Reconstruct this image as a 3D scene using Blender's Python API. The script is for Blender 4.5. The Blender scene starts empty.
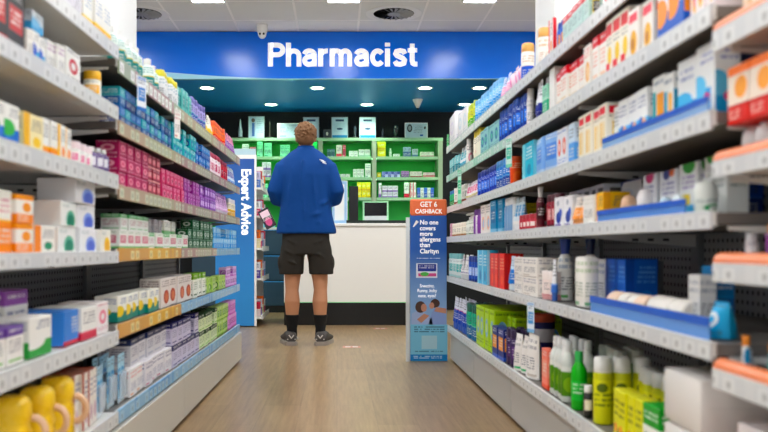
import bpy, bmesh, math, random
from mathutils import Vector, Matrix
random.seed(7)
PI = math.pi
SC = bpy.context.scene
COL = SC.collection

# ------------------------------------------------------------------ camera, world, exposure
F = 816.0                       # focal length in pixels of the 768x432 frame
EYE = 0.78
cam_d = bpy.data.cameras.new('camera'); cam = bpy.data.objects.new('camera', cam_d); COL.objects.link(cam)
cam.location = (0, 0, EYE); cam.rotation_euler = (PI/2, 0, 0)
cam_d.sensor_width = 36; cam_d.lens = F/768*36
cam_d.shift_x = 47/768; cam_d.shift_y = 32/768
cam_d.clip_start = .05; cam_d.clip_end = 60
cam_d.dof.use_dof = True; cam_d.dof.focus_distance = 6.6; cam_d.dof.aperture_fstop = 2.9
SC.camera = cam
w = bpy.data.worlds.new('shop_light'); SC.world = w; w.use_nodes = True
w.node_tree.nodes['Background'].inputs[0].default_value = (.92, .96, 1, 1)
w.node_tree.nodes['Background'].inputs[1].default_value = .5
SC.view_settings.view_transform = 'Standard'; SC.view_settings.look = 'None'
SC.view_settings.gamma = 1; SC.view_settings.use_curve_mapping = False
SC.view_settings.exposure = 0.42
LAMP = 13.0
try:
    SC.cycles.use_denoising = True; SC.cycles.max_bounces = 8; SC.cycles.diffuse_bounces = 4
    SC.cycles.sample_clamp_indirect = 6
except Exception: pass

# ------------------------------------------------------------------ colours and materials
def lin(c):
    c = c/255
    return c/12.92 if c <= .04045 else ((c+.055)/1.055)**2.4
def hx(s):
    if isinstance(s, str):
        return (lin(int(s[0:2], 16)), lin(int(s[2:4], 16)), lin(int(s[4:6], 16)), 1)
    return s
def viv(s, k=1.28):
    c = hx(s); l = .2126*c[0]+.7152*c[1]+.0722*c[2]
    return tuple(min(1, max(0, l+(x-l)*k)) for x in c[:3])+(1,)
MC = {}
def mat(name, col, rough=.5, metal=0, emit=0, bump=0, bscale=60, trans=0, alpha=1, coat=0, spec=None):
    if name in MC: return MC[name]
    m = bpy.data.materials.new(name); m.use_nodes = True
    nt = m.node_tree; b = nt.nodes['Principled BSDF']
    b.inputs['Base Color'].default_value = hx(col); b.inputs['Roughness'].default_value = rough
    b.inputs['Metallic'].default_value = metal
    if spec is not None: b.inputs['Specular IOR Level'].default_value = spec
    if trans: b.inputs['Transmission Weight'].default_value = trans
    if alpha < 1: b.inputs['Alpha'].default_value = alpha
    if coat: b.inputs['Coat Weight'].default_value = coat
    if emit:
        b.inputs['Emission Color'].default_value = hx(col); b.inputs['Emission Strength'].default_value = emit
    tc = nt.nodes.new('ShaderNodeTexCoord'); n = nt.nodes.new('ShaderNodeTexNoise'); n.inputs['Scale'].default_value = bscale
    nt.links.new(tc.outputs['Object'], n.inputs['Vector'])
    if bump:
        bp = nt.nodes.new('ShaderNodeBump'); bp.inputs['Strength'].default_value = bump; bp.inputs['Distance'].default_value = .004
        nt.links.new(n.outputs['Fac'], bp.inputs['Height']); nt.links.new(bp.outputs['Normal'], b.inputs['Normal'])
    else:   # faint roughness variation
        mr = nt.nodes.new('ShaderNodeMapRange'); mr.inputs['To Min'].default_value = max(0, rough-.05); mr.inputs['To Max'].default_value = min(1, rough+.05)
        nt.links.new(n.outputs['Fac'], mr.inputs['Value']); nt.links.new(mr.outputs[0], b.inputs['Roughness'])
    MC[name] = m
    return m
class NT:
    def __init__(s, nt): s.nt = nt
    def n(s, t, **kw):
        x = s.nt.nodes.new(t)
        for k, v in kw.items(): setattr(x, k, v)
        return x
    def l(s, a, b): s.nt.links.new(a, b)
    def vm(s, op, a, b=None):
        x = s.n('ShaderNodeVectorMath', operation=op); s.set(x.inputs[0], a)
        if b is not None: s.set(x.inputs[1], b)
        return x.outputs['Value'] if op == 'LENGTH' else x.outputs[0]
    def m(s, op, a, b=None, c=None):
        x = s.n('ShaderNodeMath', operation=op); s.set(x.inputs[0], a)
        if b is not None: s.set(x.inputs[1], b)
        if c is not None: s.set(x.inputs[2], c)
        return x.outputs[0]
    def set(s, i, v):
        if hasattr(v, 'is_output') or isinstance(v, bpy.types.NodeSocket): s.l(v, i)
        else: i.default_value = v
    def mix(s, f, a, b):
        x = s.n('ShaderNodeMix', data_type='RGBA'); s.set(x.inputs[0], f); s.set(x.inputs[6], a); s.set(x.inputs[7], b)
        return x.outputs[2]
def rect_mask(N, uv, u0, v0, u1, v1):
    a = N.vm('SUBTRACT', uv, ((u0+u1)/2, (v0+v1)/2, 0)); a = N.vm('ABSOLUTE', a)
    a = N.vm('SUBTRACT', a, ((u1-u0)/2, (v1-v0)/2, 1)); sp = N.n('ShaderNodeSeparateXYZ'); N.l(a, sp.inputs[0])
    return N.m('LESS_THAN', N.m('MAXIMUM', sp.outputs[0], sp.outputs[1]), 0.0)
def print_mat(name, base, items, rough=.38, coat=0, alpha=1):
    """printed packaging: items are ('r'|'e'|'t', u0, v0, u1, v1, colour) in the face's own 0..1 frame"""
    if name in MC: return MC[name]
    m = bpy.data.materials.new(name); m.use_nodes = True
    nt = m.node_tree; b = nt.nodes['Principled BSDF']; N = NT(nt)
    b.inputs['Roughness'].default_value = rough; b.inputs['Specular IOR Level'].default_value = .35
    if alpha < 1: b.inputs['Alpha'].default_value = alpha
    uv = N.n('ShaderNodeUVMap').outputs[0]
    col = viv(base)
    for it in items:
        k, u0, v0, u1, v1, c = it[:6]
        if k == 'e':
            a = N.vm('DIVIDE', N.vm('SUBTRACT', uv, ((u0+u1)/2, (v0+v1)/2, 0)), ((u1-u0)/2, (v1-v0)/2, 1))
            f = N.m('LESS_THAN', N.vm('LENGTH', a), 1.0)
        else:
            f = rect_mask(N, uv, u0, v0, u1, v1)
        if k == 't':
            n = it[6] if len(it) > 6 else 3
            sp = N.n('ShaderNodeSeparateXYZ'); N.l(uv, sp.inputs[0])
            vv = N.m('MULTIPLY', N.m('SUBTRACT', sp.outputs[1], v0), n/(v1-v0))
            ln = N.m('GREATER_THAN', N.m('FRACT', vv), .48)
            wv = N.n('ShaderNodeTexWhiteNoise', noise_dimensions='2D')
            cb = N.n('ShaderNodeCombineXYZ'); N.l(N.m('FLOOR', N.m('MULTIPLY', sp.outputs[0], 34)), cb.inputs[0]); N.l(N.m('FLOOR', vv), cb.inputs[1])
            N.l(cb.outputs[0], wv.inputs[0])
            f = N.m('MULTIPLY', N.m('MULTIPLY', f, ln), N.m('GREATER_THAN', wv.outputs['Value'], .3)); f = N.m('MULTIPLY', f, .72)
        col = N.mix(f, col, viv(c))
    N.set(b.inputs['Base Color'], col)
    MC[name] = m
    return m
W = 'f2f2ee'
def D(style, base, a, b=None, t='4a5060'):
    """a printed design; style picks the layout, a and b are the ink colours"""
    b = b or a
    nm = 'print_%s_%s_%s_%s_%s' % (style, base, a, b, t)
    T = lambda u0, v0, u1, v1, c, n: ('t', u0, v0, u1, v1, c, n)
    L = {'base': [('r', 0, 0, 1, .22, a), ('r', 0, .22, 1, .27, b), T(.12, .45, .88, .85, t, 4)],
         'top': [('r', 0, .76, 1, 1.01, a), T(.14, .82, .86, .93, W, 1), T(.12, .3, .88, .66, t, 4), ('r', .1, .1, .9, .16, b)],
         'blob': [('e', .3, .12, .9, .6, a), ('e', .45, .2, .8, .5, b), T(.1, .68, .9, .92, t, 3)],
         'leaf': [('e', .32, -.1, .92, .66, a), ('e', .42, -.05, .86, .5, b), ('r', 0, 0, 1, .05, base), T(.08, .74, .5, .9, t, 2)],
         'panel': [('r', .12, .3, .88, .72, a), T(.2, .38, .8, .64, W, 3), ('r', 0, 0, 1, .12, b), T(.15, .8, .85, .94, t, 2)],
         'side': [('r', 0, 0, .28, 1.01, a), T(.36, .5, .92, .86, t, 4), ('e', .45, .1, .85, .4, b)],
         'text': [T(.08, .62, .92, .9, a, 2), T(.12, .2, .88, .5, t, 5), ('r', .06, .06, .5, .12, b)],
         'dots': [('e', .2, .3, .8, .75, a), ('e', .34, .42, .66, .64, b), T(.1, .84, .9, .94, t, 1), T(.1, .08, .9, .22, t, 2)],
         'waves': [('r', 0, 0, 1, .4, a), ('e', -.3, .2, .7, .62, b), T(.3, .66, .92, .9, t, 3)],
         'half': [('r', 0, 0, 1, .5, a), ('r', 0, .5, 1, .53, b), T(.12, .6, .88, .86, t, 3), T(.12, .12, .88, .38, W, 3)],
         'tri': [('r', 0, 0, 1, .34, a), T(.08, .06, .7, .3, W, 4), ('e', .35, .4, .85, .75, b), ('r', 0, .82, 1, 1.01, b)],
         'plain': []}[style]
    return print_mat(nm, base, L)

# ------------------------------------------------------------------ mesh helpers
def new_obj(name, me, parent=None, loc=(0, 0, 0), rot=(0, 0, 0)):
    o = bpy.data.objects.new(name, me); COL.objects.link(o)
    o.location = loc; o.rotation_euler = rot
    if parent: o.parent = parent
    return o
def empty(name, loc=(0, 0, 0), rz=0):
    o = bpy.data.objects.new(name, None); COL.objects.link(o); o.location = loc; o.rotation_euler = (0, 0, rz); o.empty_display_size = .1
    return o
def tag(o, label=None, cat=None, group=None, kind=None):
    if label: o['label'] = label
    if cat: o['category'] = cat
    if group: o['group'] = group
    if kind: o['kind'] = kind
    return o
def fin(bm, name, mats, smooth=False):
    me = bpy.data.meshes.new(name); bm.normal_update(); bm.to_mesh(me); bm.free()
    for m in (mats if isinstance(mats, (list, tuple)) else [mats]): me.materials.append(m)
    if smooth:
        me.shade_smooth()
        try: me.set_sharp_from_angle(angle=math.radians(40))
        except Exception: pass
    return me
def bx(bm, x0, x1, y0, y1, z0, z1, mi=0, bev=0, ends=True):
    """axis aligned box; uv runs 0..1 over each upright face"""
    if x0 > x1: x0, x1 = x1, x0
    if y0 > y1: y0, y1 = y1, y0
    r = bmesh.ops.create_cube(bm, size=1); vs = r['verts']
    for v in vs:
        v.co = Vector((x0 if v.co.x < 0 else x1, y0 if v.co.y < 0 else y1, z0 if v.co.z < 0 else z1))
    fs = set(f for v in vs for f in v.link_faces)
    if bev:
        es = set(e for v in vs for e in v.link_edges)
        bmesh.ops.bevel(bm, geom=list(es), offset=bev, segments=2 if bev > .004 else 1, affect='EDGES', profile=.5)
        fs = set(f for f in bm.faces if all(x0-1e-5 <= v.co.x <= x1+1e-5 and y0-1e-5 <= v.co.y <= y1+1e-5 and z0-1e-5 <= v.co.z <= z1+1e-5 for v in f.verts))
    uvl = bm.loops.layers.uv.verify()
    for f in fs:
        f.material_index = mi; f.normal_update(); n = f.normal
        for lp in f.loops:
            c = lp.vert.co; v = (c.z-z0)/max(1e-6, z1-z0)
            if abs(n.z) > .8 or (not ends and abs(n.y) > .8): lp[uvl].uv = (.03, .01 if n.z < -.8 else .985)
            elif abs(n.x) >= abs(n.y):
                u = (c.y-y0)/max(1e-6, y1-y0); lp[uvl].uv = (u if n.x > 0 else 1-u, v)
            else:
                u = (c.x-x0)/max(1e-6, x1-x0); lp[uvl].uv = (1-u if n.y > 0 else u, v)
    return fs
def box_me(name, x0, x1, y0, y1, z0, z1, m, bev=0):
    bm = bmesh.new(); bx(bm, x0, x1, y0, y1, z0, z1, 0, bev); return fin(bm, name, m)
def boxes_me(name, lst, m, bev=0):
    bm = bmesh.new()
    for b in lst:
        bx(bm, *b[:6], mi=(b[6] if len(b) > 6 else 0), bev=bev)
    return fin(bm, name, m)
def lathe(bm, prof, n=20, sx=1, sy=1, mi=0, ox=0, oy=0, ring=False):
    """revolve (r, z) about z; sx, sy squash it"""
    uvl = bm.loops.layers.uv.verify(); rings = []
    z0 = prof[0][1]; z1 = max(p[1] for p in prof)
    for r, z in prof:
        rings.append([bm.verts.new((ox+math.cos(2*PI*i/n)*r*sx, oy+math.sin(2*PI*i/n)*r*sy, z)) for i in range(n)])
    def setuv(f, us):
        f.material_index = mi
        for lp, (u, v) in zip(f.loops, us): lp[uvl].uv = (u, v)
    for k in range(len(rings)-1):
        va = (prof[k][1]-z0)/(z1-z0+1e-9); vb = (prof[k+1][1]-z0)/(z1-z0+1e-9)
        for i in range(n):
            j = (i+1) % n
            f = bm.faces.new((rings[k][i], rings[k][j], rings[k+1][j], rings[k+1][i]))
            ua, ub = (2*i/n) % 1, (2*i/n) % 1 + 2/n
            setuv(f, [(ua, va), (ub, va), (ub, vb), (ua, vb)])
    if ring:
        for i in range(n):
            j = (i+1) % n; setuv(bm.faces.new((rings[-1][i], rings[-1][j], rings[0][j], rings[0][i])), [(.5, .5)]*4)
        return
    if prof[0][0] > 1e-4: setuv(bm.faces.new(rings[0][::-1]), [(.03, .01)]*n)
    if prof[-1][0] > 1e-4: setuv(bm.faces.new(rings[-1]), [(.03, .99)]*n)
def tube(bm, pts, rad, n=10, mi=0, sy=1.0):
    """tube through points with radii, ends capped"""
    pts = [Vector(p) for p in pts]; rad = rad if isinstance(rad, (list, tuple)) else [rad]*len(pts)
    rings = []; up = None
    for i, p in enumerate(pts):
        d = (pts[min(i+1, len(pts)-1)]-pts[max(i-1, 0)]).normalized()
        if up is None:
            up = Vector((1, 0, 0)) if abs(d.x) < .8 else Vector((0, 1, 0))
        a = (up - d*up.dot(d)).normalized(); b = d.cross(a); up = a
        rings.append([bm.verts.new(p+(a*math.cos(2*PI*k/n)+b*math.sin(2*PI*k/n)*sy)*rad[i]) for k in range(n)])
    for k in range(len(rings)-1):
        for i in range(n):
            j = (i+1) % n
            bm.faces.new((rings[k][i], rings[k][j], rings[k+1][j], rings[k+1][i])).material_index = mi
    bm.faces.new(rings[0][::-1]).material_index = mi; bm.faces.new(rings[-1]).material_index = mi
def loft(bm, rings, n=24, p=2.0, mi=0):
    """rings of (cx, cy, cz, rx, ry), horizontal superellipses"""
    R = []
    for cx, cy, cz, rx, ry in rings:
        ring = []
        for i in range(n):
            a = 2*PI*i/n; c, s = math.cos(a), math.sin(a)
            ring.append(bm.verts.new((cx+rx*math.copysign(abs(c)**(2/p), c), cy+ry*math.copysign(abs(s)**(2/p), s), cz)))
        R.append(ring)
    for k in range(len(R)-1):
        for i in range(n):
            j = (i+1) % n
            bm.faces.new((R[k][i], R[k][j], R[k+1][j], R[k+1][i])).material_index = mi
    bm.faces.new(R[0][::-1]).material_index = mi; bm.faces.new(R[-1]).material_index = mi
def ball(bm, c, r, n=16, mi=0):
    rr = bmesh.ops.create_uvsphere(bm, u_segments=n, v_segments=max(6, n*2//3), radius=1)
    for v in rr['verts']: v.co = Vector((c[0]+v.co.x*r[0], c[1]+v.co.y*r[1], c[2]+v.co.z*r[2]))
    for f in set(f for v in rr['verts'] for f in v.link_faces): f.material_index = mi
def text(name, body, size, m, parent=None, loc=(0, 0, 0), rot=(PI/2, 0, 0), bold=0, sx=1, ext=.001, align='CENTER', spacing=1):
    c = bpy.data.curves.new(name, 'FONT'); c.body = body; c.size = size; c.offset = bold; c.extrude = ext
    c.align_x = align; c.align_y = 'CENTER'; c.space_character = spacing; c.resolution_u = 4
    c.materials.append(m)
    tmp = bpy.data.objects.new(name, c); COL.objects.link(tmp)
    me = bpy.data.meshes.new_from_object(tmp); bpy.data.objects.remove(tmp); bpy.data.curves.remove(c)
    if not me.materials: me.materials.append(m)
    o = new_obj(name, me, parent, loc, rot); o.scale = (sx, 1, 1)
    return o

def arc(cx, cy, rx, ry, a0, a1, n=12):
    return [(cx+rx*math.cos(math.radians(a0+(a1-a0)*i/n)), cy+ry*math.sin(math.radians(a0+(a1-a0)*i/n))) for i in range(n+1)]
GLYPH = {'P': (.70, [[(.1, 0), (.1, 1)], [(.1, .905)]+arc(.37, .7, .215, .205, 90, -90)+[(.1, .495)]]),
 'h': (.63, [[(.1, 0), (.1, 1)], arc(.305, .455, .205, .205, 180, 0)+[(.51, 0)]]),
 'a': (.62, [arc(.285, .475, .2, .185, 165, 0)+[(.485, 0)], [(.485, .415), (.3, .415)]+arc(.27, .245, .172, .16, 90, 270)+[(.36, .1), (.485, .2)]]),
 'r': (.45, [[(.1, 0), (.1, .755)], arc(.37, .44, .27, .22, 175, 88)]),
 'm': (.95, [[(.1, 0), (.1, .755)], arc(.27, .455, .17, .205, 180, 0)+[(.44, 0)], arc(.61, .455, .17, .205, 180, 0)+[(.78, 0)]]),
 'c': (.58, [arc(.3, .377, .205, .283, 38, 322, 18)]),
 'i': (.3, [[(.1, 0), (.1, .755)], [(.1, .85), (.1, 1.0)]]),
 's': (.57, [[(.475, .535), (.43, .635), (.29, .668), (.15, .63), (.115, .54), (.17, .46), (.28, .41), (.4, .345), (.468, .26), (.44, .14), (.3, .088), (.15, .11), (.088, .22)]]),
 't': (.42, [[(.19, .96), (.19, .24), (.215, .14), (.28, .1), (.39, .1)], [(.02, .685), (.38, .685)]])}
def sign_letters(name, word, H, width, m, parent, loc, ext=.012, s=.215):
    """bold condensed grotesque letters built from stroked outlines"""
    bm = bmesh.new(); adv = sum(GLYPH[ch][0] for ch in word)-.08; kx = width/(adv*H); x = -width/2
    for ch in word:
        wd, strokes = GLYPH[ch]
        for pts in strokes:
            P = [Vector((p[0]*kx*H, p[1]*H)) for p in pts]; hw = s*H/2*(.8 if ch == 't' and pts[0][1] == .685 else 1)*(.93 if len(pts) > 4 else 1)
            L, R = [], []
            for i, p in enumerate(P):
                d1 = (P[i]-P[i-1]).normalized() if i else (P[1]-P[0]).normalized(); d2 = (P[i+1]-P[i]).normalized() if i < len(P)-1 else d1
                n1 = Vector((-d1.y, d1.x)); n2 = Vector((-d2.y, d2.x)); mt = (n1+n2).normalized(); k = hw/max(.5, mt.dot(n1))
                L.append(p+mt*k); R.append(p-mt*k)
            v = [[bm.verts.new((x+q.x, yy, q.y)) for q in side] for yy in (-ext, 0) for side in (L, R)]
            for i in range(len(P)-1):
                for a, b in ((v[0], v[1]), (v[2], v[0]), (v[1], v[3])): bm.faces.new((a[i], a[i+1], b[i+1], b[i]))
            for i in (0, -1): bm.faces.new((v[0][i], v[1][i], v[3][i], v[2][i]))
        x += wd*kx*H
    bmesh.ops.recalc_face_normals(bm, faces=bm.faces)
    return new_obj(name, fin(bm, name, m), parent, loc)

# ------------------------------------------------------------------ floor, walls, ceiling
ROOM_X0, ROOM_X1, ROOM_Y0, ROOM_Y1, CEIL = -3.7, 3.7, -1.2, 10.26, 2.97
def floor_mat():
    m = bpy.data.materials.new('vinyl_planks'); m.use_nodes = True; nt = m.node_tree; N = NT(nt); b = nt.nodes['Principled BSDF']
    tc = N.n('ShaderNodeTexCoord'); mp = N.n('ShaderNodeMapping'); mp.inputs['Rotation'].default_value = (0, 0, PI/2)
    N.l(tc.outputs['Object'], mp.inputs[0])
    br = N.n('ShaderNodeTexBrick'); br.offset = .37; br.inputs['Scale'].default_value = 1
    br.inputs['Brick Width'].default_value = 1.2; br.inputs['Row Height'].default_value = .18
    br.inputs['Mortar Size'].default_value = .0012; br.inputs['Mortar Smooth'].default_value = .2; br.inputs['Bias'].default_value = 0
    br.inputs['Color1'].default_value = hx('907250'); br.inputs['Color2'].default_value = hx('ab8d66'); br.inputs['Mortar'].default_value = hx('6e5842')
    N.l(mp.outputs[0], br.inputs['Vector'])
    mp2 = N.n('ShaderNodeMapping'); mp2.inputs['Scale'].default_value = (16, .9, 1); N.l(tc.outputs['Object'], mp2.inputs[0])
    no = N.n('ShaderNodeTexNoise'); no.inputs['Scale'].default_value = 3; no.inputs['Detail'].default_value = 8; no.inputs['Roughness'].default_value = .65
    N.l(mp2.outputs[0], no.inputs['Vector'])
    cr = N.n('ShaderNodeValToRGB'); cr.color_ramp.elements[0].position = .3; cr.color_ramp.elements[0].color = hx('664c33')
    cr.color_ramp.elements[1].position = .7; cr.color_ramp.elements[1].color = hx('c8ad82'); N.l(no.outputs['Fac'], cr.inputs[0])
    N.l(N.mix(.38, br.outputs[0], cr.outputs[0]), b.inputs['Base Color'])
    b.inputs['Roughness'].default_value = .3; b.inputs['Specular IOR Level'].default_value = .6
    bp = N.n('ShaderNodeBump'); bp.inputs['Strength'].default_value = .04; bp.inputs['Distance'].default_value = .001
    N.l(no.outputs['Fac'], bp.inputs['Height']); N.l(bp.outputs[0], b.inputs['Normal'])
    return m
def ceil_mat():
    m = bpy.data.materials.new('ceiling_tiles'); m.use_nodes = True; nt = m.node_tree; N = NT(nt); b = nt.nodes['Principled BSDF']
    tc = N.n('ShaderNodeTexCoord'); mp = N.n('ShaderNodeMapping'); mp.inputs['Location'].default_value = (.99, -.05, 0); N.l(tc.outputs['Object'], mp.inputs[0])
    br = N.n('ShaderNodeTexBrick'); br.offset = 0; br.inputs['Scale'].default_value = 1
    br.inputs['Brick Width'].default_value = .6; br.inputs['Row Height'].default_value = .6; br.inputs['Mortar Size'].default_value = .011
    br.inputs['Color1'].default_value = hx('e8eaeb'); br.inputs['Color2'].default_value = hx('edeff0'); br.inputs['Mortar'].default_value = hx('ffffff')
    N.l(mp.outputs[0], br.inputs['Vector']); N.l(br.outputs[0], b.inputs['Base Color'])
    no = N.n('ShaderNodeTexNoise'); no.inputs['Scale'].default_value = 220; N.l(tc.outputs['Object'], no.inputs['Vector'])
    bp = N.n('ShaderNodeBump'); bp.inputs['Strength'].default_value = .2; bp.inputs['Distance'].default_value = .003
    N.l(no.outputs['Fac'], bp.inputs['Height']); N.l(bp.outputs[0], b.inputs['Normal']); b.inputs['Roughness'].default_value = .85
    return m
wall_m = mat('wall_paint', 'e9ebea', .7, bump=.1, bscale=90)
dark_wall = mat('dark_wall_paint', '0c1016', .75, bump=.1, bscale=90)
def struct(name, me):
    return tag(new_obj(name, me), kind='structure')
struct('floor', box_me('floor', ROOM_X0, ROOM_X1, ROOM_Y0, ROOM_Y1, -.1, 0, floor_mat()))
struct('ceiling', box_me('ceiling', ROOM_X0, ROOM_X1, ROOM_Y0, ROOM_Y1, CEIL, CEIL+.1, ceil_mat()))
struct('wall_left', box_me('wall_left', ROOM_X0-.1, ROOM_X0, ROOM_Y0, ROOM_Y1, 0, CEIL, wall_m))
struct('wall_right', box_me('wall_right', ROOM_X1, ROOM_X1+.1, ROOM_Y0, ROOM_Y1, 0, CEIL, wall_m))
struct('wall_back', box_me('wall_back', ROOM_X0, ROOM_X1, ROOM_Y1, ROOM_Y1+.1, 0, CEIL, dark_wall))
col_m = mat('column_paint', 'f4f6f6', .6, bump=.05, bscale=80)
tag(struct('trim_1', box_me('trim_1', -1.85, -1.35, 5, 5.5, 0, CEIL, col_m, .004)), 'white square column rising behind the left shelving')
tag(struct('trim_2', box_me('trim_2', 1.336, 1.86, 5, 5.5, 0, CEIL, col_m, .004)), 'white square column rising behind the right shelving')

# soffit: a dropped blue box over the dispensary
def soffit_mat():
    return mat('soffit_blue', '0682d6', .42, bump=.02, bscale=30)
struct('trim_3', box_me('trim_3', ROOM_X0, ROOM_X1, 8.3, ROOM_Y1, 2.49, 2.53, soffit_mat()))

# ------------------------------------------------------------------ fascia with the sign
def fascia_mat():
    m = bpy.data.materials.new('fascia_print'); m.use_nodes = True; nt = m.node_tree; N = NT(nt); b = nt.nodes['Principled BSDF']
    tc = N.n('ShaderNodeTexCoord'); sp = N.n('ShaderNodeSeparateXYZ'); N.l(tc.outputs['Object'], sp.inputs[0])
    # pale swoosh: below the curve z = 2.49 + k (x + .5)^2 for x < -.5
    dx = N.m('MINIMUM', N.m('ADD', sp.outputs[0], .55), 0.0)
    curve = N.m('MULTIPLY', N.m('POWER', N.m('ABSOLUTE', dx), 1.6), .05)
    f = N.m('LESS_THAN', N.m('SUBTRACT', sp.outputs[2], 2.492), curve)
    c = N.mix(f, hx('0074f4'), hx('a4e0fa'))
    N.l(c, b.inputs['Base Color']); b.inputs['Roughness'].default_value = .19; b.inputs['Specular IOR Level'].default_value = .36
    return m
fas = tag(empty('pharmacist_sign', (0, 8.24, 2.49)), 'long glossy blue fascia reading Pharmacist in white over the counter', 'sign')
pn = new_obj('panel', box_me('panel', ROOM_X0+.02, ROOM_X1-.02, 8.24, 8.3, 2.488, 2.965, fascia_mat(), .003), fas)
pn.matrix_parent_inverse = Matrix.Translation((0, -8.24, -2.49))
white_em = mat('sign_white', 'ffffff', .4, emit=.25)
SIGN = sign_letters('lettering', 'Pharmacist', .238, 1.495, white_em, fas, (.05, 0, .122))

# ------------------------------------------------------------------ ceiling fittings
glow = mat('diffuser_glow', 'ffffff', .5, emit=LAMP)
frame_w = mat('white_metal_frame', 'eef0f0', .4)
def ceiling_light(x, y, lab):
    t = tag(empty('ceiling_light', (x, y, CEIL)), lab, 'light', 'recessed strip lights in the ceiling')
    new_obj('frame', boxes_me('frame', [(-.15, .15, -.6, -.585, -.012, 0), (-.15, .15, .585, .6, -.012, 0), (-.15, -.138, -.585, .585, -.012, 0), (.138, .15, -.585, .585, -.012, 0)], frame_w), t)
    new_obj('diffuser', box_me('diffuser', -.138, .138, -.585, .585, -.006, -.001, glow), t)
names = {-1: 'left', 0: 'middle', 1: 'right'}
for r, yc in enumerate((6.66, 4.26, 1.86, -.3)):
    for k in (-2, -1, 0, 1, 2):
        where = ['nearest the blue sign', 'in the second row from the sign', 'in the third row from the sign', 'in the row farthest from the sign'][r]
        cn = ['far left', 'left of the aisle', 'over the aisle', 'right of the aisle', 'far right'][k+2]
        ceiling_light(.06+k*1.2, yc, 'white ceiling strip light %s, %s' % (where, cn))
white_p = mat('white_plastic', 'f3f4f3', .4); dark_p = mat('dark_plastic', '1a1c1f', .45)
black_m = mat('matt_black', '0b0c0e', .6)
def vent(x, y, lab):
    t = tag(empty('ceiling_vent', (x, y, CEIL)), lab, 'air vent', 'round swirl air vents')
    bm = bmesh.new(); lathe(bm, [(.19, -.004), (.26, -.004), (.26, -.0005), (.19, -.0005)], 32, ring=True); new_obj('frame', fin(bm, 'frame', white_p), t)
    bm = bmesh.new(); lathe(bm, [(.0, -.0012), (.19, -.0012)], 32); new_obj('backing', fin(bm, 'backing', black_m), t)
    bm = bmesh.new()
    for i in range(20):
        a = 2*PI*i/20; c, s = math.cos(a), math.sin(a); c2, s2 = math.cos(a+.17), math.sin(a+.17)
        vs = [bm.verts.new(p) for p in ((c*.06, s*.06, -.003), (c*.185, s*.185, -.003), (c2*.185, s2*.185, -.012), (c2*.06, s2*.06, -.009))]
        bm.faces.new(vs)
    lathe(bm, [(0, -.012), (.06, -.01), (.06, -.002)], 20)
    new_obj('vane', fin(bm, 'vane', mat('vane_grey', '9a9da0', .5)), t)
vent(.53, 7.62, 'round swirl ceiling air vent above the right half of the sign')
vent(-1.83, 7.62, 'round swirl ceiling air vent by the left column')
# dome camera
t = tag(empty('dome_camera', (-.735, 8.02, CEIL)), 'small white dome security camera on the ceiling above the sign', 'camera')
bm = bmesh.new(); lathe(bm, [(.055, 0), (.055, -.05), (.05, -.07), (.03, -.08), (.0, -.08)][::-1], 20); new_obj('housing', fin(bm, 'housing', white_p, True), t)
bm = bmesh.new(); ball(bm, (0, -.005, -.085), (.043, .043, .05)); new_obj('dome', fin(bm, 'dome', white_p, True), t)
bm = bmesh.new(); ball(bm, (-.018, -.042, -.095), (.011, .011, .011), 10); ball(bm, (.018, -.042, -.095), (.011, .011, .011), 10); new_obj('lens', fin(bm, 'lens', black_m, True), t)
# downlights in the soffit
warm = mat('downlight_glow', 'f4fff0', .5, emit=9)
for x, y, lab in ((-1.39, 8.72, 'first from left in the front row'), (-.21, 8.72, 'second from left in the front row'), (.94, 8.72, 'third from left in the front row'), (1.52, 8.72, 'rightmost in the front row'),
                  (-.786, 9.72, 'leftmost in the back row'), (.357, 9.72, 'middle one in the back row'), (1.52, 9.72, 'rightmost in the back row')):
    t = tag(empty('downlight', (x, y, 2.49)), 'round recessed downlight in the blue soffit, ' + lab, 'light', 'round downlights in the blue soffit')
    bm = bmesh.new(); lathe(bm, [(.062, -.003), (.085, -.004), (.088, -.0005), (.062, -.0005)], 24, ring=True); new_obj('rim', fin(bm, 'rim', white_p), t)
    bm = bmesh.new(); lathe(bm, [(0, -.0015), (.062, -.0015)], 24); new_obj('lamp', fin(bm, 'lamp', warm), t)
    ld = bpy.data.lights.new('downlight_lamp', 'SPOT'); ld.energy = 26; ld.spot_size = 2.2; ld.spot_blend = .8; ld.shadow_soft_size = .05; ld.color = (.93, 1, .92)
    lo = bpy.data.objects.new('downlight_lamp', ld); COL.objects.link(lo); lo.parent = t; lo.location = (0, 0, -.01)
t = tag(empty('motion_sensor', (.93, 9.4, 2.49)), 'small white cone-shaped sensor hanging under the blue soffit', 'sensor')
bm = bmesh.new(); lathe(bm, [(.012, -.1), (.02, -.09), (.055, -.01), (.06, 0)], 20); new_obj('housing', fin(bm, 'housing', white_p, True), t)
bm = bmesh.new(); ball(bm, (0, 0, -.1), (.014, .014, .014), 10); new_obj('lens', fin(bm, 'lens', black_m, True), t)

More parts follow.
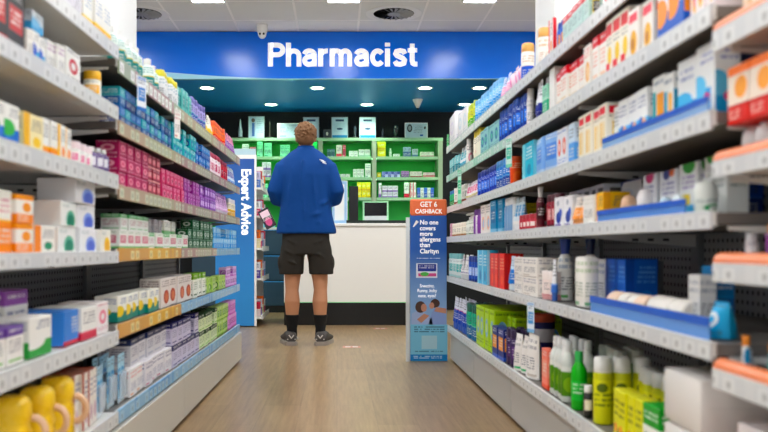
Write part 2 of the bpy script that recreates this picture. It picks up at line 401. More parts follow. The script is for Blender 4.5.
# ------------------------------------------------------------------ shelving
# a run is described by s (-1 left of the aisle, +1 right) and the x of its shelf fronts
def xf(s, y):
    return -.715+(y-2.65)*.0117 if s < 0 else .766
ANG = {-1: -.0117, 1: 0.0}
steel_shaded = mat('shelf_board_shaded', '6f6b67', .45)  # shade of the undersides put into the board colour
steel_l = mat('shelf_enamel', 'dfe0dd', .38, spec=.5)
steel_u = mat('shelf_upright', '8d9092', .4, metal=.5)
kick_l = mat('base_panel_cream', 'cfccc2', .4); kick_r = mat('base_panel_grey', 'c3c4c2', .35)
def perf_mat():
    m = bpy.data.materials.new('perforated_steel'); m.use_nodes = True; nt = m.node_tree; N = NT(nt); b = nt.nodes['Principled BSDF']
    tc = N.n('ShaderNodeTexCoord'); sp = N.n('ShaderNodeSeparateXYZ'); N.l(tc.outputs['Object'], sp.inputs[0])
    fy = N.m('SUBTRACT', N.m('FRACT', N.m('MULTIPLY', sp.outputs[1], 33)), .5); fz = N.m('SUBTRACT', N.m('FRACT', N.m('MULTIPLY', sp.outputs[2], 33)), .5)
    d = N.m('ADD', N.m('MULTIPLY', fy, fy), N.m('MULTIPLY', fz, fz))
    f = N.m('LESS_THAN', d, .05)
    N.l(N.mix(f, hx('989ca1'), hx('1c1d1f')), b.inputs['Base Color']); b.inputs['Roughness'].default_value = .5; b.inputs['Metallic'].default_value = .2
    return m
perf = perf_mat()
def strip_mat(name, c1, c2, ticket='fbfbf8', mix=.12):
    """price channel: paper tickets at a steady pitch over a coloured insert"""
    if name in MC: return MC[name]
    m = bpy.data.materials.new(name); m.use_nodes = True; nt = m.node_tree; N = NT(nt); b = nt.nodes['Principled BSDF']
    tc = N.n('ShaderNodeTexCoord'); sp = N.n('ShaderNodeSeparateXYZ'); N.l(tc.outputs['Object'], sp.inputs[0])
    uv = N.n('ShaderNodeUVMap').outputs[0]; su = N.n('ShaderNodeSeparateXYZ'); N.l(uv, su.inputs[0])
    y = sp.outputs[1]; v = su.outputs[1]
    no = N.n('ShaderNodeTexNoise', noise_dimensions='1D'); no.inputs['Scale'].default_value = 5; N.l(y, no.inputs['W'])
    c = N.mix(N.m('GREATER_THAN', no.outputs['Fac'], .5), hx(c1), hx(c2))
    u = N.m('FRACT', N.m('MULTIPLY', y, 15.0))
    tk = N.m('MULTIPLY', N.m('LESS_THAN', N.m('ABSOLUTE', N.m('SUBTRACT', u, .5)), .36), N.m('LESS_THAN', N.m('ABSOLUTE', N.m('SUBTRACT', v, .45)), .34))
    wn = N.n('ShaderNodeTexWhiteNoise', noise_dimensions='1D'); N.l(N.m('FLOOR', N.m('MULTIPLY', y, 15.0)), wn.inputs['W'])
    tk = N.m('MULTIPLY', tk, N.m('GREATER_THAN', wn.outputs['Value'], mix))
    c = N.mix(tk, c, hx(ticket))
    ink = N.m('MULTIPLY', N.m('MULTIPLY', tk, N.m('LESS_THAN', N.m('ABSOLUTE', N.m('SUBTRACT', u, .5)), .13)), N.m('LESS_THAN', N.m('ABSOLUTE', N.m('SUBTRACT', v, .42)), .17))
    c = N.mix(N.m('MULTIPLY', ink, .4), c, hx('30343a'))
    N.l(c, b.inputs['Base Color']); b.inputs['Roughness'].default_value = .32
    MC[name] = m
    return m
ST = {'w': strip_mat('strip_white', 'd9dcde', 'd3d7da', 'e1e4e5'), 'pink': strip_mat('strip_pink_green', 'b98a94', 'a8b49a', mix=.3), 'green': strip_mat('strip_green', 'b4b48c', 'c0a88e', 'd8dcc4', .3),
      'yel': strip_mat('strip_yellow', 'e6b437', 'd8a04c', 'efdda0', .6), 'brown': strip_mat('strip_olive', 'a3a37e', 'b58e8a', 'd6d3bf', .3), 'blue': strip_mat('strip_blue', '57a4dc', '86bde2', 'a9d2ee', .5),
      'mint': strip_mat('strip_mint', '8fc8b4', 'b4d8cc', 'dfeee8', .4), 'teal': strip_mat('strip_pale_teal', 'c4d6d4', 'd6dfe0')}
peach = mat('peach_rail', 'f3a27c', .35); orange_m = mat('orange_rail', 'ef8a5a', .3); pinkrail = mat('pink_rail', 'f3c3cb', .4)
DEPTH = .42
def shelving(s, y0, y1, shelves, label, kick=.2, back_h=1.5, rail=None, end=False, light=False):
    """one bay; shelves is a list of (top z, strip height, strip key)"""
    t = tag(empty('shelving_unit', (xf(s, y0), y0, 0), ANG[s]), label, 'shelving', 'shelving bays along the aisle')
    L = y1-y0-.001
    kv = -.02 if s < 0 else .018
    new_obj('back_panel', box_me('back_panel', s*(DEPTH+.005), s*(DEPTH+.022), .0, L, .1, back_h, perf), t)
    for yy in (0, L-.03):
        u = new_obj('upright', boxes_me('upright', [(s*(DEPTH-.012), s*(DEPTH+.004), yy, yy+.03, .1, back_h)] , steel_u), t)
    b = new_obj('base_panel', box_me('base_panel', s*kv, s*(kv+.02), .003, L-.003, .018, kick, kick_l if s < 0 else kick_r, .002), t)
    new_obj('foot', boxes_me('foot', [(s*(kv+.03), s*(kv+.08), .02, .06, 0, .1), (s*(kv+.03), s*(kv+.08), L-.06, L-.02, 0, .1), (s*(kv+.3), s*(kv+.36), .02, .06, 0, .1), (s*(kv+.3), s*(kv+.36), L-.06, L-.02, 0, .1)], dark_p), t)
    if end:
        new_obj('end_panel', box_me('end_panel', s*.02, s*(DEPTH+.02), L-.006, L+.002, .03, kick, steel_l), t)
    for zt, sh, sk in shelves:
        base = zt < .3
        o = new_obj('shelf', boxes_me('shelf', [(s*.004, s*DEPTH, .001, L-.001, zt-.026, zt-.003), (s*.0, s*.006, .001, L-.001, zt-.03, zt+.0, 1)], [steel_l if light else steel_shaded, steel_l]), t)
        p = new_obj('price_strip', box_me('price_strip', s*-.008, s*-.0005, .004, L-.004, zt-sh, zt+.002, ST[sk], .001), o)
        if rail:
            q = {'orange': orange_m, 'peach': peach}[rail]
            bm = bmesh.new(); tube(bm, [(s*.012, .006, zt+.004), (s*.012, L-.006, zt+.004)], .019, 12); new_obj('rail_cover', fin(bm, 'rail_cover', q, True), o)
        if not base:
            for yy in (.004, L-.01):
                bm = bmesh.new(); uvl = bm.loops.layers.uv.verify()
                pts = [(s*.03, zt-.03), (s*DEPTH, zt-.03), (s*DEPTH, zt-.072), (s*.2, zt-.055), (s*.03, zt-.038)]
                A = [bm.verts.new((x, yy, z)) for x, z in pts]; B = [bm.verts.new((x, yy+.005, z)) for x, z in pts]
                bm.faces.new(A); bm.faces.new(B[::-1])
                for i in range(5): bm.faces.new((A[i], B[i], B[(i+1) % 5], A[(i+1) % 5]))
                bmesh.ops.recalc_face_normals(bm, faces=bm.faces)
                for k in range(3): bx(bm, s*(DEPTH-.12-.05*k), s*(DEPTH-.1-.05*k), yy-.0008, yy+.0058, zt-.052, zt-.044, 1)
                new_obj('bracket', fin(bm, 'bracket', [steel_l, black_m]), o)
    return t
LA = [(1.43, .042, 'w'), (1.235, .042, 'w'), (1.015, .045, 'w'), (.768, .036, 'w'), (.512, .044, 'w'), (.25, .042, 'w')]
LF = lambda a, b, c, d, e, f: [(1.40, .05, a), (1.195, .045, b), (.985, .045, c), (.778, .042, d), (.53, .045, e), (.252, .045, f)]
RF = lambda a='w', b='w': [(1.475, .042, a), (1.275, .042, b), (1.06, .04, 'w'), (.855, .037, 'w'), (.588, .038, 'w'), (.25, .042, 'w')]
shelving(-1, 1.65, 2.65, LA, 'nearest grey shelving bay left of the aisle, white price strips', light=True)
shelving(-1, 2.65, 3.65, LF('pink', 'green', 'green', 'yel', 'yel', 'blue'), 'second shelving bay on the left, pink top strip and yellow strips')
shelving(-1, 3.65, 4.65, LF('green', 'brown', 'brown', 'brown', 'blue', 'blue'), 'third shelving bay on the left, before the end bay')
shelving(-1, 4.65, 5.65, LF('brown', 'brown', 'brown', 'blue', 'blue', 'blue'), 'last shelving bay on the left, before the Expert Advice stand', end=True)
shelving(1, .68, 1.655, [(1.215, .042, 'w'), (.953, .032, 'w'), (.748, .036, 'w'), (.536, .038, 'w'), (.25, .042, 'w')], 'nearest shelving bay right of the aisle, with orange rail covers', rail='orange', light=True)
shelving(1, 1.655, 2.68, RF(), 'second shelving bay on the right, with long blue trays')
shelving(1, 2.68, 3.68, RF(), 'third shelving bay on the right, lotions and tall cans below')
shelving(1, 3.68, 4.68, RF('teal', 'mint'), 'fourth shelving bay on the right, mint strip on its second shelf')
shelving(1, 4.68, 5.66, RF('teal', 'mint'), 'farthest shelving bay on the right, behind the cashback poster', end=True)

# ------------------------------------------------------------------ product shapes (width along the aisle, depth into the shelf)
MESH = {}
def cm(c, rough=.35, **k): return mat('plain_'+c, c, rough, **k)
def shape(kind, w, d, h, m, c2='f4f4f2', extra=None):
    """list of (part name, mesh); the first is the thing itself, the rest its parts"""
    key = (kind, round(w, 4), round(d, 4), round(h, 4), m.name, c2, extra)
    if key in MESH: return MESH[key]
    r = w/2; sy = 1.0; out = []
    def B(name, prof, mm, n=18, sx=None, sm=True):
        bm = bmesh.new(); lathe(bm, prof, n, (d/w if sx is None else sx), 1); out.append((name, fin(bm, name, mm, sm)))
    c = cm(c2)
    if kind == 'carton':
        bm = bmesh.new(); bx(bm, -d/2, d/2, -w/2, w/2, 0, h, 0, min(.0015, h*.05), extra != 'plainend'); out.append(('carton', fin(bm, 'carton', m)))
        if extra == 'flap':
            out.append(('tuck_flap', boxes_me('tuck_flap', [(-d/2+.006, d/2-.006, -w/2-.0006, -w/2, h-.03, h-.002), (-d/2+.004, d/2-.004, -w/2+.004, w/2-.004, h, h+.0006)], cm('fafaf6'))))
    elif kind == 'block':
        bm = bmesh.new(); bx(bm, -d/2, d/2, -w/2, w/2, 0, h, 0, min(.014, w*.12)); out.append(('pack', fin(bm, 'pack', m, True)))
        out.append(('fold_seam', boxes_me('fold_seam', [(-d/2+.02, d/2-.02, -w/2-.0006, -w/2+.0004, h*.49, h*.5), (-.001, .001, -w/2+.02, w/2-.02, h-.0002, h+.0008)], cm('d8d6d2'))))
    elif kind == 'bottle':
        B('bottle', [(r*.9, 0), (r, .004), (r, h*.62), (r*.92, h*.7), (r*.5, h*.8), (r*.42, h*.83)], m)
        B('cap', [(r*.5, h*.82), (r*.52, h*.83), (r*.5, h*.985), (r*.44, h)], c)
    elif kind == 'fatcap':
        B('bottle', [(r*.92, 0), (r, .004), (r, h*.7), (r*.9, h*.76), (r*.8, h*.78)], m)
        B('cap', [(r*.86, h*.775), (r*.88, h*.78), (r*.86, h*.98), (r*.78, h)], c)
    elif kind == 'can':
        B('can', [(r*.94, 0), (r, .004), (r, h*.74), (r*.93, h*.77)], m)
        B('cap', [(r*.95, h*.77), (r*.97, h*.775), (r*.95, h*.96), (r*.8, h)], c)
    elif kind == 'pump':
        B('bottle', [(r*.9, 0), (r, .005), (r, h*.6), (r*.85, h*.67), (r*.4, h*.72), (r*.36, h*.74)], m)
        bm = bmesh.new(); lathe(bm, [(r*.45, h*.735), (r*.48, h*.74), (r*.42, h*.86), (r*.2, h*.87), (r*.18, h*.93)], 16)
        bx(bm, -r*1.0, r*.4, -r*.28, r*.28, h*.93, h, 0, .002); out.append(('pump', fin(bm, 'pump', c, True)))
    elif kind == 'widetop':
        B('bottle', [(r*.9, 0), (r, .004), (r*.95, h*.62), (r*.7, h*.72), (r*.45, h*.76)], m)
        B('cap', [(r*.5, h*.75), (r*.5, h*.8), (r*.72, h*.97), (r*.68, h)], c)
    elif kind == 'jar':
        B('jar', [(r*.92, 0), (r, .004), (r, h*.66), (r*.93, h*.7)], m)
        B('lid', [(r*.98, h*.7), (r*1.0, h*.71), (r*1.0, h*.97), (r*.93, h)], c)
    elif kind == 'dome':
        B('cup', [(r*.7, 0), (r*.9, .004), (r, h*.45)], m)
        B('dome_lid', [(r*1.0, h*.44), (r*1.0, h*.6), (r*.88, h*.82), (r*.55, h*.96), (r*.15, h)], c)
    elif kind == 'tubestand':
        bm = bmesh.new(); uvl = bm.loops.layers.uv.verify(); n = 16; R = []
        for k in range(7):
            t = k/6; z = h*.2+(h*.8)*t; ry = r*(.85+.15*t); rx = r*.85*(1-t)+.0015
            R.append([bm.verts.new((math.cos(2*PI*i/n)*rx, math.sin(2*PI*i/n)*ry, z)) for i in range(n)])
        for k in range(6):
            for i in range(n):
                j = (i+1) % n; f = bm.faces.new((R[k][i], R[k][j], R[k+1][j], R[k+1][i]))
                for lp, (a, b_) in zip(f.loops, ((i, k), (i+1, k), (i+1, k+1), (i, k+1))): lp[uvl].uv = ((a*2/n) % 1 if a < n else 1, b_/6)
        bm.faces.new(R[-1]); bm.faces.new(R[0][::-1]); out.append(('tube', fin(bm, 'tube', m, True)))
        bm = bmesh.new(); lathe(bm, [(r*.72, 0), (r*.75, .002), (r*.7, h*.2)], 16); out.append(('cap', fin(bm, 'cap', c, True)))
    elif kind == 'tub':
        B('tub', [(r*.85, 0), (r*.88, .004), (r*.98, h*.84)], m)
        B('lid', [(r*1.0, h*.84), (r*1.03, h*.85), (r*1.03, h*.97), (r*.9, h)], c)
    elif kind in ('pouch', 'bag'):
        bm = bmesh.new(); uvl = bm.loops.layers.uv.verify(); nu, nv = 8, 8
        for sd in (-1, 1):
            g = []
            for a in range(nu+1):
                row = []
                for b_ in range(nv+1):
                    u, v = a/nu, b_/nv
                    bul = (max(0, math.sin(PI*u))**.6)*(max(0, math.sin(PI*min(1, v*1.15)))**.5 if kind == 'bag' else max(0, 1-v**2.4)**.7)
                    row.append(bm.verts.new((sd*(d/2*bul+.0008), (u-.5)*w*(1-.12*math.sin(PI*v)*(kind == 'bag')), v*h)))
                g.append(row)
            for a in range(nu):
                for b_ in range(nv):
                    q = (g[a][b_], g[a+1][b_], g[a+1][b_+1], g[a][b_+1])
                    f = bm.faces.new(q if sd > 0 else q[::-1])
                    for lp in f.loops:
                        co = lp.vert.co; lp[uvl].uv = (.5+co.y/w, co.z/h)
        bmesh.ops.remove_doubles(bm, verts=bm.verts, dist=.0018)
        out.append((kind, fin(bm, kind, m, True)))
        if kind == 'pouch': out.append(('seal', box_me('seal', -.0015, .0015, -w/2+.001, w/2-.001, h-.012, h+.002, c)))
    elif kind == 'hang':
        out.append(('card', box_me('card', -.001, .001, -w/2, w/2, 0, h, m)))
        bm = bmesh.new(); bx(bm, -d/2, -.001, -w*.36, w*.36, h*.1, h*.62, 0, .006); out.append(('blister', fin(bm, 'blister', mat('blister_clear', 'dfeaf2', .1, alpha=.45), True)))
    elif kind == 'roll':
        bm = bmesh.new(); n = 24; pr = [(h*.2, -w/2), (h/2-.004, -w/2), (h/2, -w/2+.004), (h/2, w/2-.004), (h/2-.004, w/2), (h*.2, w/2)]
        lathe(bm, [(p[0], p[1]) for p in pr], n)
        for v in bm.verts: v.co = Vector((v.co.x, v.co.z, v.co.y+h/2))
        bmesh.ops.recalc_face_normals(bm, faces=bm.faces); out.append(('roll', fin(bm, 'roll', m, True)))
        bm = bmesh.new(); lathe(bm, [(h*.19, -w/2+.002), (h*.2, -w/2-.001), (h*.2, w/2+.001), (h*.19, w/2-.002)], n)
        for v in bm.verts: v.co = Vector((v.co.x, v.co.z, v.co.y+h/2))
        out.append(('core', fin(bm, 'core', c, True)))
    elif kind == 'jerry':
        bm = bmesh.new(); loft(bm, [(0, 0, z, d/2*k, w/2*k) for z, k in ((0, .9), (.004, .98), (h*.5, 1), (h*.6, .9), (h*.64, .9), (h*.72, 1.0), (h*.88, .98), (h*.96, .85), (h, .6))], 24, 2.6)
        out.append(('bottle', fin(bm, 'bottle', m, True)))
        s_ = 1 if extra else -1
        bm = bmesh.new(); tube(bm, [(.0+s_*.0, w*.0, 0)] and [(d/2+.004+.03*math.sin(a), 0, h*.5+h*.2*math.cos(a)) for a in [PI*i/12 for i in range(13)]], .009, 10)
        out.append(('handle', fin(bm, 'handle', c, True)))
    MESH[key] = out
    return out

CATS = {'carton': ('carton', 'box'), 'bottle': ('bottle', 'bottle'), 'fatcap': ('bottle', 'bottle'), 'can': ('spray_can', 'spray can'), 'pump': ('pump_bottle', 'bottle'), 'widetop': ('bottle', 'bottle'),
        'jar': ('jar', 'jar'), 'dome': ('dome_lid_cup', 'tub'), 'tubestand': ('squeeze_tube', 'tube'), 'tub': ('tub', 'tub'), 'pouch': ('pouch', 'packet'), 'bag': ('soft_pack', 'packet'),
        'hang': ('blister_pack', 'packet'), 'block': ('wrapped_pack', 'packet'), 'roll': ('bandage_roll', 'bandage'), 'jerry': ('handled_bottle', 'bottle')}
ORD = ['', 'second ', 'third ', 'fourth ', 'fifth ', 'sixth ', 'seventh ', 'eighth ', 'ninth ', 'tenth ', 'eleventh ', 'twelfth ', 'thirteenth ', 'fourteenth ', 'fifteenth ', 'sixteenth ', 'seventeenth ', 'eighteenth ', 'nineteenth ', 'twentieth ']
SHELF = {'A': (-1, [1.43, 1.235, 1.015, .768, .512, .25], "near left bay's"), 'F': (-1, [1.40, 1.195, .985, .778, .53, .252], "far left run's"),
         'R': (1, [1.475, 1.275, 1.06, .855, .588, .25], "right run's"), 'N': (1, [1.215, .953, .748, .536, .25], "near right bay's")}
SN = ['top', 'second', 'third', 'fourth', 'fifth', 'lowest']
def ypx(s, px, v=.014):
    """how far down the aisle the shelf front lies that is seen in that direction"""
    y = 3.0
    for _ in range(5): y = (abs(xf(s, y))+v)*F/abs(px-337)
    return y
ROUND = {'bottle': .062, 'fatcap': .052, 'can': .056, 'jar': .062, 'tub': .11, 'pump': .064, 'widetop': .072, 'dome': .075, 'tubestand': .052, 'jerry': .1}
USED = set()
def row(sh, lev, px, n, h, kind, m, desc, d=None, c2='f4f4f2', layers=1, back=0, inset=.012, bstep=None, wf=.94, extra=None, jit=1, lean=0, z0=0, mats=None, keep=False):
    """n facings between two picture-plane marks, turned into metres along the shelf; layers stack up, back rows stand behind"""
    s, zs, phrase = SHELF[sh]
    if inset == .012 and s > 0: inset = .004
    ya, yb = sorted((ypx(s, px[0], inset+.002), ypx(s, px[1], inset+.002)))
    if kind in ROUND:
        if n == 1:
            w_ = (px[1]-px[0])*ypx(s, (px[0]+px[1])/2)/F
            yc = ypx(s, (px[0]+px[1])/2, inset+w_/2); ya, yb = yc-w_/2, yc+w_/2; wf = 1
            if d: d = w_
        else:
            n = max(2, round((yb-ya)/ROUND[kind]))
    lo_, hi_ = {'A': (1.3, 2.632), 'F': (2.662, 5.63), 'R': (1.665, 5.64), 'N': (.7, 1.645)}[sh]
    ya, yb = max(ya, lo_), min(yb, hi_)
    st = (yb-ya)/n; w_ = st*wf
    if d is None: d = min(.12, max(.035, w_*.7)) if kind == 'carton' else (w_ if kind not in ('pouch', 'bag', 'hang') else .04)
    if kind in ('bottle', 'can', 'jar', 'tub', 'dome', 'fatcap') and extra != 'oval': d = w_
    nm, cat = CATS[kind]
    if nm == 'carton' and s < 0: nm = 'medicine_carton'
    if s > 0 and lev in (1, 2) and layers == 1 and inset < .02: h = min(h*1.07, .162)
    zt = zs[lev] + z0
    levn = 'lowest' if lev == len(zs)-1 else SN[lev]
    for b in range(back+1):
        for k in range(layers):
            top_gap = layers > 1 and k == layers-1 and n >= 4
            for i in range(n):
                if b and n > 1 and k == layers-1 and random.random() < .08: continue
                if not keep and (top_gap and random.random() < .12 or layers == 1 and n >= 6 and 0 < i < n-1 and random.random() < .06): continue
                mm = m if not mats else mats[(i+k) % len(mats)]
                parts = shape(kind, w_, d, h, mm, c2, extra)
                y = ya+st*(i+.5)
                v = inset+d/2+b*(bstep or d+.006)+random.uniform(0, .014 if layers == 1 else .006)*jit
                x = xf(s, y)+s*v
                rz = math.radians(random.uniform(-2.2, 2.2))*jit*(1 if kind == 'carton' else 3)*(.4 if layers > 1 or w_/max(d, .01) > 1.6 else 1) + ANG[s]
                if kind in ('pump',): rz += PI*(s < 0)+random.uniform(-.3, .3)
                o = new_obj(nm, parts[0][1], None, (x, y, zt+.0006+k*(h+.0008)), (0, math.radians(lean)*s, rz + (PI if s < 0 and kind in ('hang',) else 0)))
                for pn_, pm in parts[1:]: new_obj(pn_, pm, o)
                wd = ''
                if n > 1: wd = (ORD[i]+'nearest') if i < n-1 or n < 4 else 'farthest'
                tier = '' if layers == 1 else ('lower' if k == 0 else ('upper' if k == layers-1 else 'middle'))
                rw = '' if back == 0 else ('front row' if b == 0 else ('back row' if b == back else ('second row' if b == 1 else 'third row')))
                pos = ' '.join(q for q in (wd, tier, rw) if q)
                lab = desc + (', ' + pos if pos else '') + ", %s %s shelf" % (phrase, levn)
                if lab in USED: print('DUP LABEL', lab)
                if len(lab.replace(',', ' ').split()) > 16: print('LONG', lab)
                USED.add(lab)
                tag(o, lab, cat, '%s on the %s %s shelf' % (desc, phrase, levn) if n*layers*(back+1) > 1 else None)
def tray(px, lev, hgt, c, lab, sh='R'):
    s, zs, ph = SHELF[sh]
    ya, yb = sorted((ypx(s, px[0]), ypx(s, px[1]))); L = yb-ya
    t = tag(empty('shelf_tray', (xf(s, ya), ya, zs[lev]), ANG[s]), lab, 'tray')
    cl = mat('tray_blue_'+c, c, .2, alpha=.82)
    new_obj('front_lip', boxes_me('front_lip', [(s*.003, s*.006, 0, L, .0005, hgt)], cl), t)
    new_obj('lip_band', boxes_me('lip_band', [(s*.0015, s*.0028, 0, L, hgt*.62, hgt)], mat('tray_band', '1d5fd0', .35)), t)
def wobbler(s, y, ztop, w_, h, m, lab):
    t = new_obj('shelf_tag', boxes_me('shelf_tag', [(-.0008, .0008, 0, w_, -h, 0), (s*-.002, s*-.0008, 0, w_, -.006, .006)], m), None, (xf(s, y)-s*.012, y, ztop), (0, 0, s*.3))
    tag(t, lab, 'tag')

# ------------------------------------------------------------------ goods on the left, nearest bay
C = 'carton'
row('A', 0, (62, 84), 2, .12, C, D('text', 'e6e4ec', 'b9a8c8'), 'pale lilac white carton', d=.1)
row('A', 0, (85.5, 118), 3, .12, C, D('base', W, 'f2bd1c', 'f6d64a', '8aa0c0'), 'white carton with yellow base band', d=.1)
row('A', 1, (-14, 27), 2, .14, C, D('panel', '17161a', 'b3202c', 'b3202c', 'e8e8e8'), 'black carton with red band', d=.09)
row('A', 1, (27.5, 33.5), 1, .07, C, D('text', 'efece6', 'a0a0a0'), 'plain cream carton', d=.06)
row('A', 1, (34, 47), 1, .048, C, D('waves', 'dfeaf4', '5fa8dc', '8cc4ea'), 'pale blue carton on cyan waves ones', d=.06, z0=.0797)
row('A', 1, (34, 50), 2, .078, C, D('waves', W, '2a9fc8', '2452b4'), 'white carton with cyan waves', d=.07)
row('A', 1, (51, 65), 2, .084, C, D('text', W, '8a4a90', 'c04a70'), 'white carton with purple lettering', d=.07)
row('A', 1, (66, 82), 1, .094, C, D('dots', W, 'c0303c', 'f2f2ee'), 'white carton with red emblem', d=.08)
row('A', 1, (84, 102), 1, .09, 'jar', D('panel', 'f2f0e4', 'f0b818', 'e8a414'), 'white pot with yellow lid', c2='f2b71a')
row('A', 2, (-8, 22), 2, .092, C, D('waves', W, '2c6cc0', '58b060'), 'white carton with blue green picture', d=.08)
row('A', 2, (24, 43), 1, .088, C, D('side', 'f4e8c0', 'f0be28', 'f4cf54'), 'pale yellow carton', d=.09)
row('A', 2, (45, 59), 2, .095, C, D('base', W, 'ee9a2c', 'f4c04a'), 'white carton with orange base', d=.06)
row('A', 2, (60, 75), 2, .095, C, D('side', W, 'f2c234', 'e88f2a'), 'white carton with yellow side stripe', d=.06)
row('A', 2, (77, 98), 3, .068, 'jar', D('panel', W, 'd88aa8', 'eec0cc'), 'small white pot with pink lid', c2='f0dde2')
row('A', 2, (99, 116), 3, .078, 'bottle', D('panel', '6b5a84', 'e8e6ee', '3c3550'), 'small dark purple bottle', c2='f4f4f2')
ORA = D('tri', 'f4f2ec', 'f19322', 'f2a13c', 'ffffff')
row('A', 3, (-22, 16), 2, .142, C, D('half', 'f3f1ea', 'f1921e', 'f5c43c', 'c06080'), 'tall orange and white carton', d=.09)
row('A', 3, (17, 35), 1, .068, C, ORA, 'orange and white carton', d=.08, layers=2)
row('A', 3, (37, 58), 1, .068, C, D('side', 'f4f2ec', 'f19322', '3d8a68'), 'orange carton with green bottle picture', d=.085)
LG = D('leaf', 'f0f2f0', '6fb39a', '2f8068', '9fb0b0'); LB = D('leaf', 'f0f1f4', '8fa4e0', '5468c4', '9fb0b0'); LY = D('leaf', 'f4f2ea', 'f4cf52', 'eab728', '9fb0b0')
row('A', 3, (60, 80), 1, .069, C, LG, 'white carton with large green leaf, lower', d=.13, extra='plainend')
row('A', 3, (81, 99), 1, .069, C, LB, 'white carton with blue leaf, lower', d=.13, extra='plainend')
row('A', 3, (100, 117), 1, .069, C, LY, 'white carton with yellow leaf', d=.13, extra='plainend')
row('A', 3, (62, 80), 1, .069, C, LG, 'white carton with large green leaf, upper', d=.13, z0=.0702, extra='plainend')
row('A', 3, (81, 98), 1, .069, C, LB, 'white carton with blue leaf, middle', d=.13, z0=.0702, extra='plainend')
row('A', 3, (76, 97), 1, .069, C, LB, 'white carton with blue leaf, topmost', d=.11, z0=.1405, extra='plainend')
row('A', 4, (3, 28), 1, .158, C, D('top', W, '8a4fa0', 'd8b4dc', '3a4a80'), 'tall white carton with purple top', d=.07, inset=.11)
row('A', 4, (-16, 24), 2, .088, C, D('top', 'f0eeea', '5c3c88', '7cae5a'), 'short white carton with purple edge', d=.07)
row('A', 4, (29, 52), 1, .098, C, D('waves', W, '4f9f58', 'f2f2ee', '2c4a7a'), 'white carton with green wave', d=.08)
row('A', 4, (64, 80.5), 1, .094, C, print_mat('blue_end_pack', '4a80cc', [('r', .0, 0, 1, .13, 'c03844'), ('t', .5, .3, .95, .8, 'f2f2ee', 5)]), 'blue carton with red lower edge', d=.15, extra='plainend')
row('A', 4, (81, 97), 1, .094, C, D('base', W, 'c43c50', 'e08a96', '6a6a78'), 'white carton with red base line', d=.14)
row('A', 4, (97.8, 117), 1, .098, C, D('dots', 'f4eeee', 'e2889c', 'f4eeee', 'c07080'), 'white carton with pink figure', d=.12)
YB = cm('ffd21e', .28)
row('A', 5, (0, 36), 1, .175, 'jerry', YB, 'bulbous yellow bottle, nearest', d=.1, c2='eabf9a', extra=1, inset=.0)
row('A', 5, (21, 56), 1, .175, 'jerry', YB, 'bulbous yellow bottle, middle', d=.1, c2='eabf9a', extra=1, inset=.0)
row('A', 5, (42, 76), 1, .175, 'jerry', YB, 'bulbous yellow bottle, farthest', d=.1, c2='eabf9a', extra=1, inset=.0)
row('A', 5, (77, 99), 4, .165, C, D('side', 'f0ece6', 'a44a34', 'c8a8b8', '6a6a90'), 'white carton with rust brown edge', d=.09)
row('A', 5, (101, 118), 3, .16, 'hang', D('panel', 'b4d8ee', '4f9cd0', 'e8f2f8'), 'pale blue hanging blister pack', d=.03)

# ------------------------------------------------------------------ goods on the left, far run
row('F', 0, (117, 163), 11, .125, 'bottle', D('half', 'e4efea', '1d8f8c', 'e4cf3c', '2c8a8a'), 'white bottle with teal label', c2='eef0ee')

row('F', 0, (164, 179), 4, .125, 'fatcap', D('text', 'eef0f2', '90b0c0'), 'white bottle with yellow cap', c2='e4dc2c')
row('F', 0, (179.5, 193), 5, .12, C, D('panel', '7fc4c0', '1f8f92', '2c7fb0', 'e8f4f4'), 'teal carton', d=.06)
row('F', 0, (193.5, 206), 5, .135, 'fatcap', D('half', 'a8a0d4', '4a5fae', '78c4c8'), 'lilac and blue bottle', c2='6a62b0')
row('F', 0, (206.5, 216), 4, .13, 'tubestand', D('base', 'f2efe4', 'ecc93c', 'f0dc80'), 'white tube with yellow cap', c2='ead04a')
row('F', 0, (216.4, 226), 5, .125, 'fatcap', D('half', 'ee7a34', 'd8402c', 'f4a04c'), 'orange bottle with red base', c2='e65a2a')
row('F', 0, (226.3, 238), 6, .125, 'tubestand', D('half', 'e49ab8', '8a4fa8', 'f0c8d8'), 'pink tube with purple base', c2='6c4a9c')
NAV = D('half', '2866ae', '1b2f78', '5fc4c8', 'cfe4f4'); TEA = D('half', '3fa8b4', '1d5f9c', 'a0dcdc', 'e8f4f4')
row('F', 1, (120, 146), 5, .064, C, NAV, 'navy and blue carton', d=.07, layers=2, mats=[NAV, TEA, NAV])
row('F', 1, (146.5, 172), 7, .064, C, TEA, 'blue and teal carton', d=.06, layers=2, mats=[NAV, TEA])
row('F', 1, (172.5, 196), 7, .068, C, D('blob', '52b4be', '1c4fa4', 'a8e0dc', 'ffffff'), 'teal carton with blue spot', d=.06, layers=2)
row('F', 1, (196.5, 210), 6, .062, C, D('half', '2f7fc8', '1d4fa8', '60b8dc', 'ffffff'), 'bright blue carton', d=.06, layers=2)
row('F', 1, (210.4, 222), 6, .13, 'fatcap', D('panel', 'f4e6ec', 'c83a6c', 'e88cac'), 'white and pink bottle', c2='d8486c')
row('F', 1, (222.4, 229), 4, .13, 'fatcap', D('panel', 'c83044', '8a2040', 'f0b0a0'), 'red bottle', c2='b02a50')
row('F', 1, (229.3, 238), 5, .12, 'tubestand', D('panel', 'd8e4f0', '6a5fb0', '88a8d8'), 'pale blue tube', c2='8a80c0')
MAG = D('dots', 'a8245a', 'e8a4b4', 'c84c74', 'f4d4dc'); DRD = D('panel', '8a2038', 'd87c84', 'e8b4b0', 'f4d4dc')
row('F', 2, (119.5, 148), 4, .052, C, MAG, 'magenta carton with pale disc', d=.08, layers=3)
row('F', 2, (148.5, 161), 3, .052, C, DRD, 'dark red carton', d=.08, layers=3)
row('F', 2, (161.5, 184), 6, .062, C, D('blob', 'c83c6c', 'f0a8b8', '9c2450', 'f8dce4'), 'rose pink carton', d=.07, layers=2)
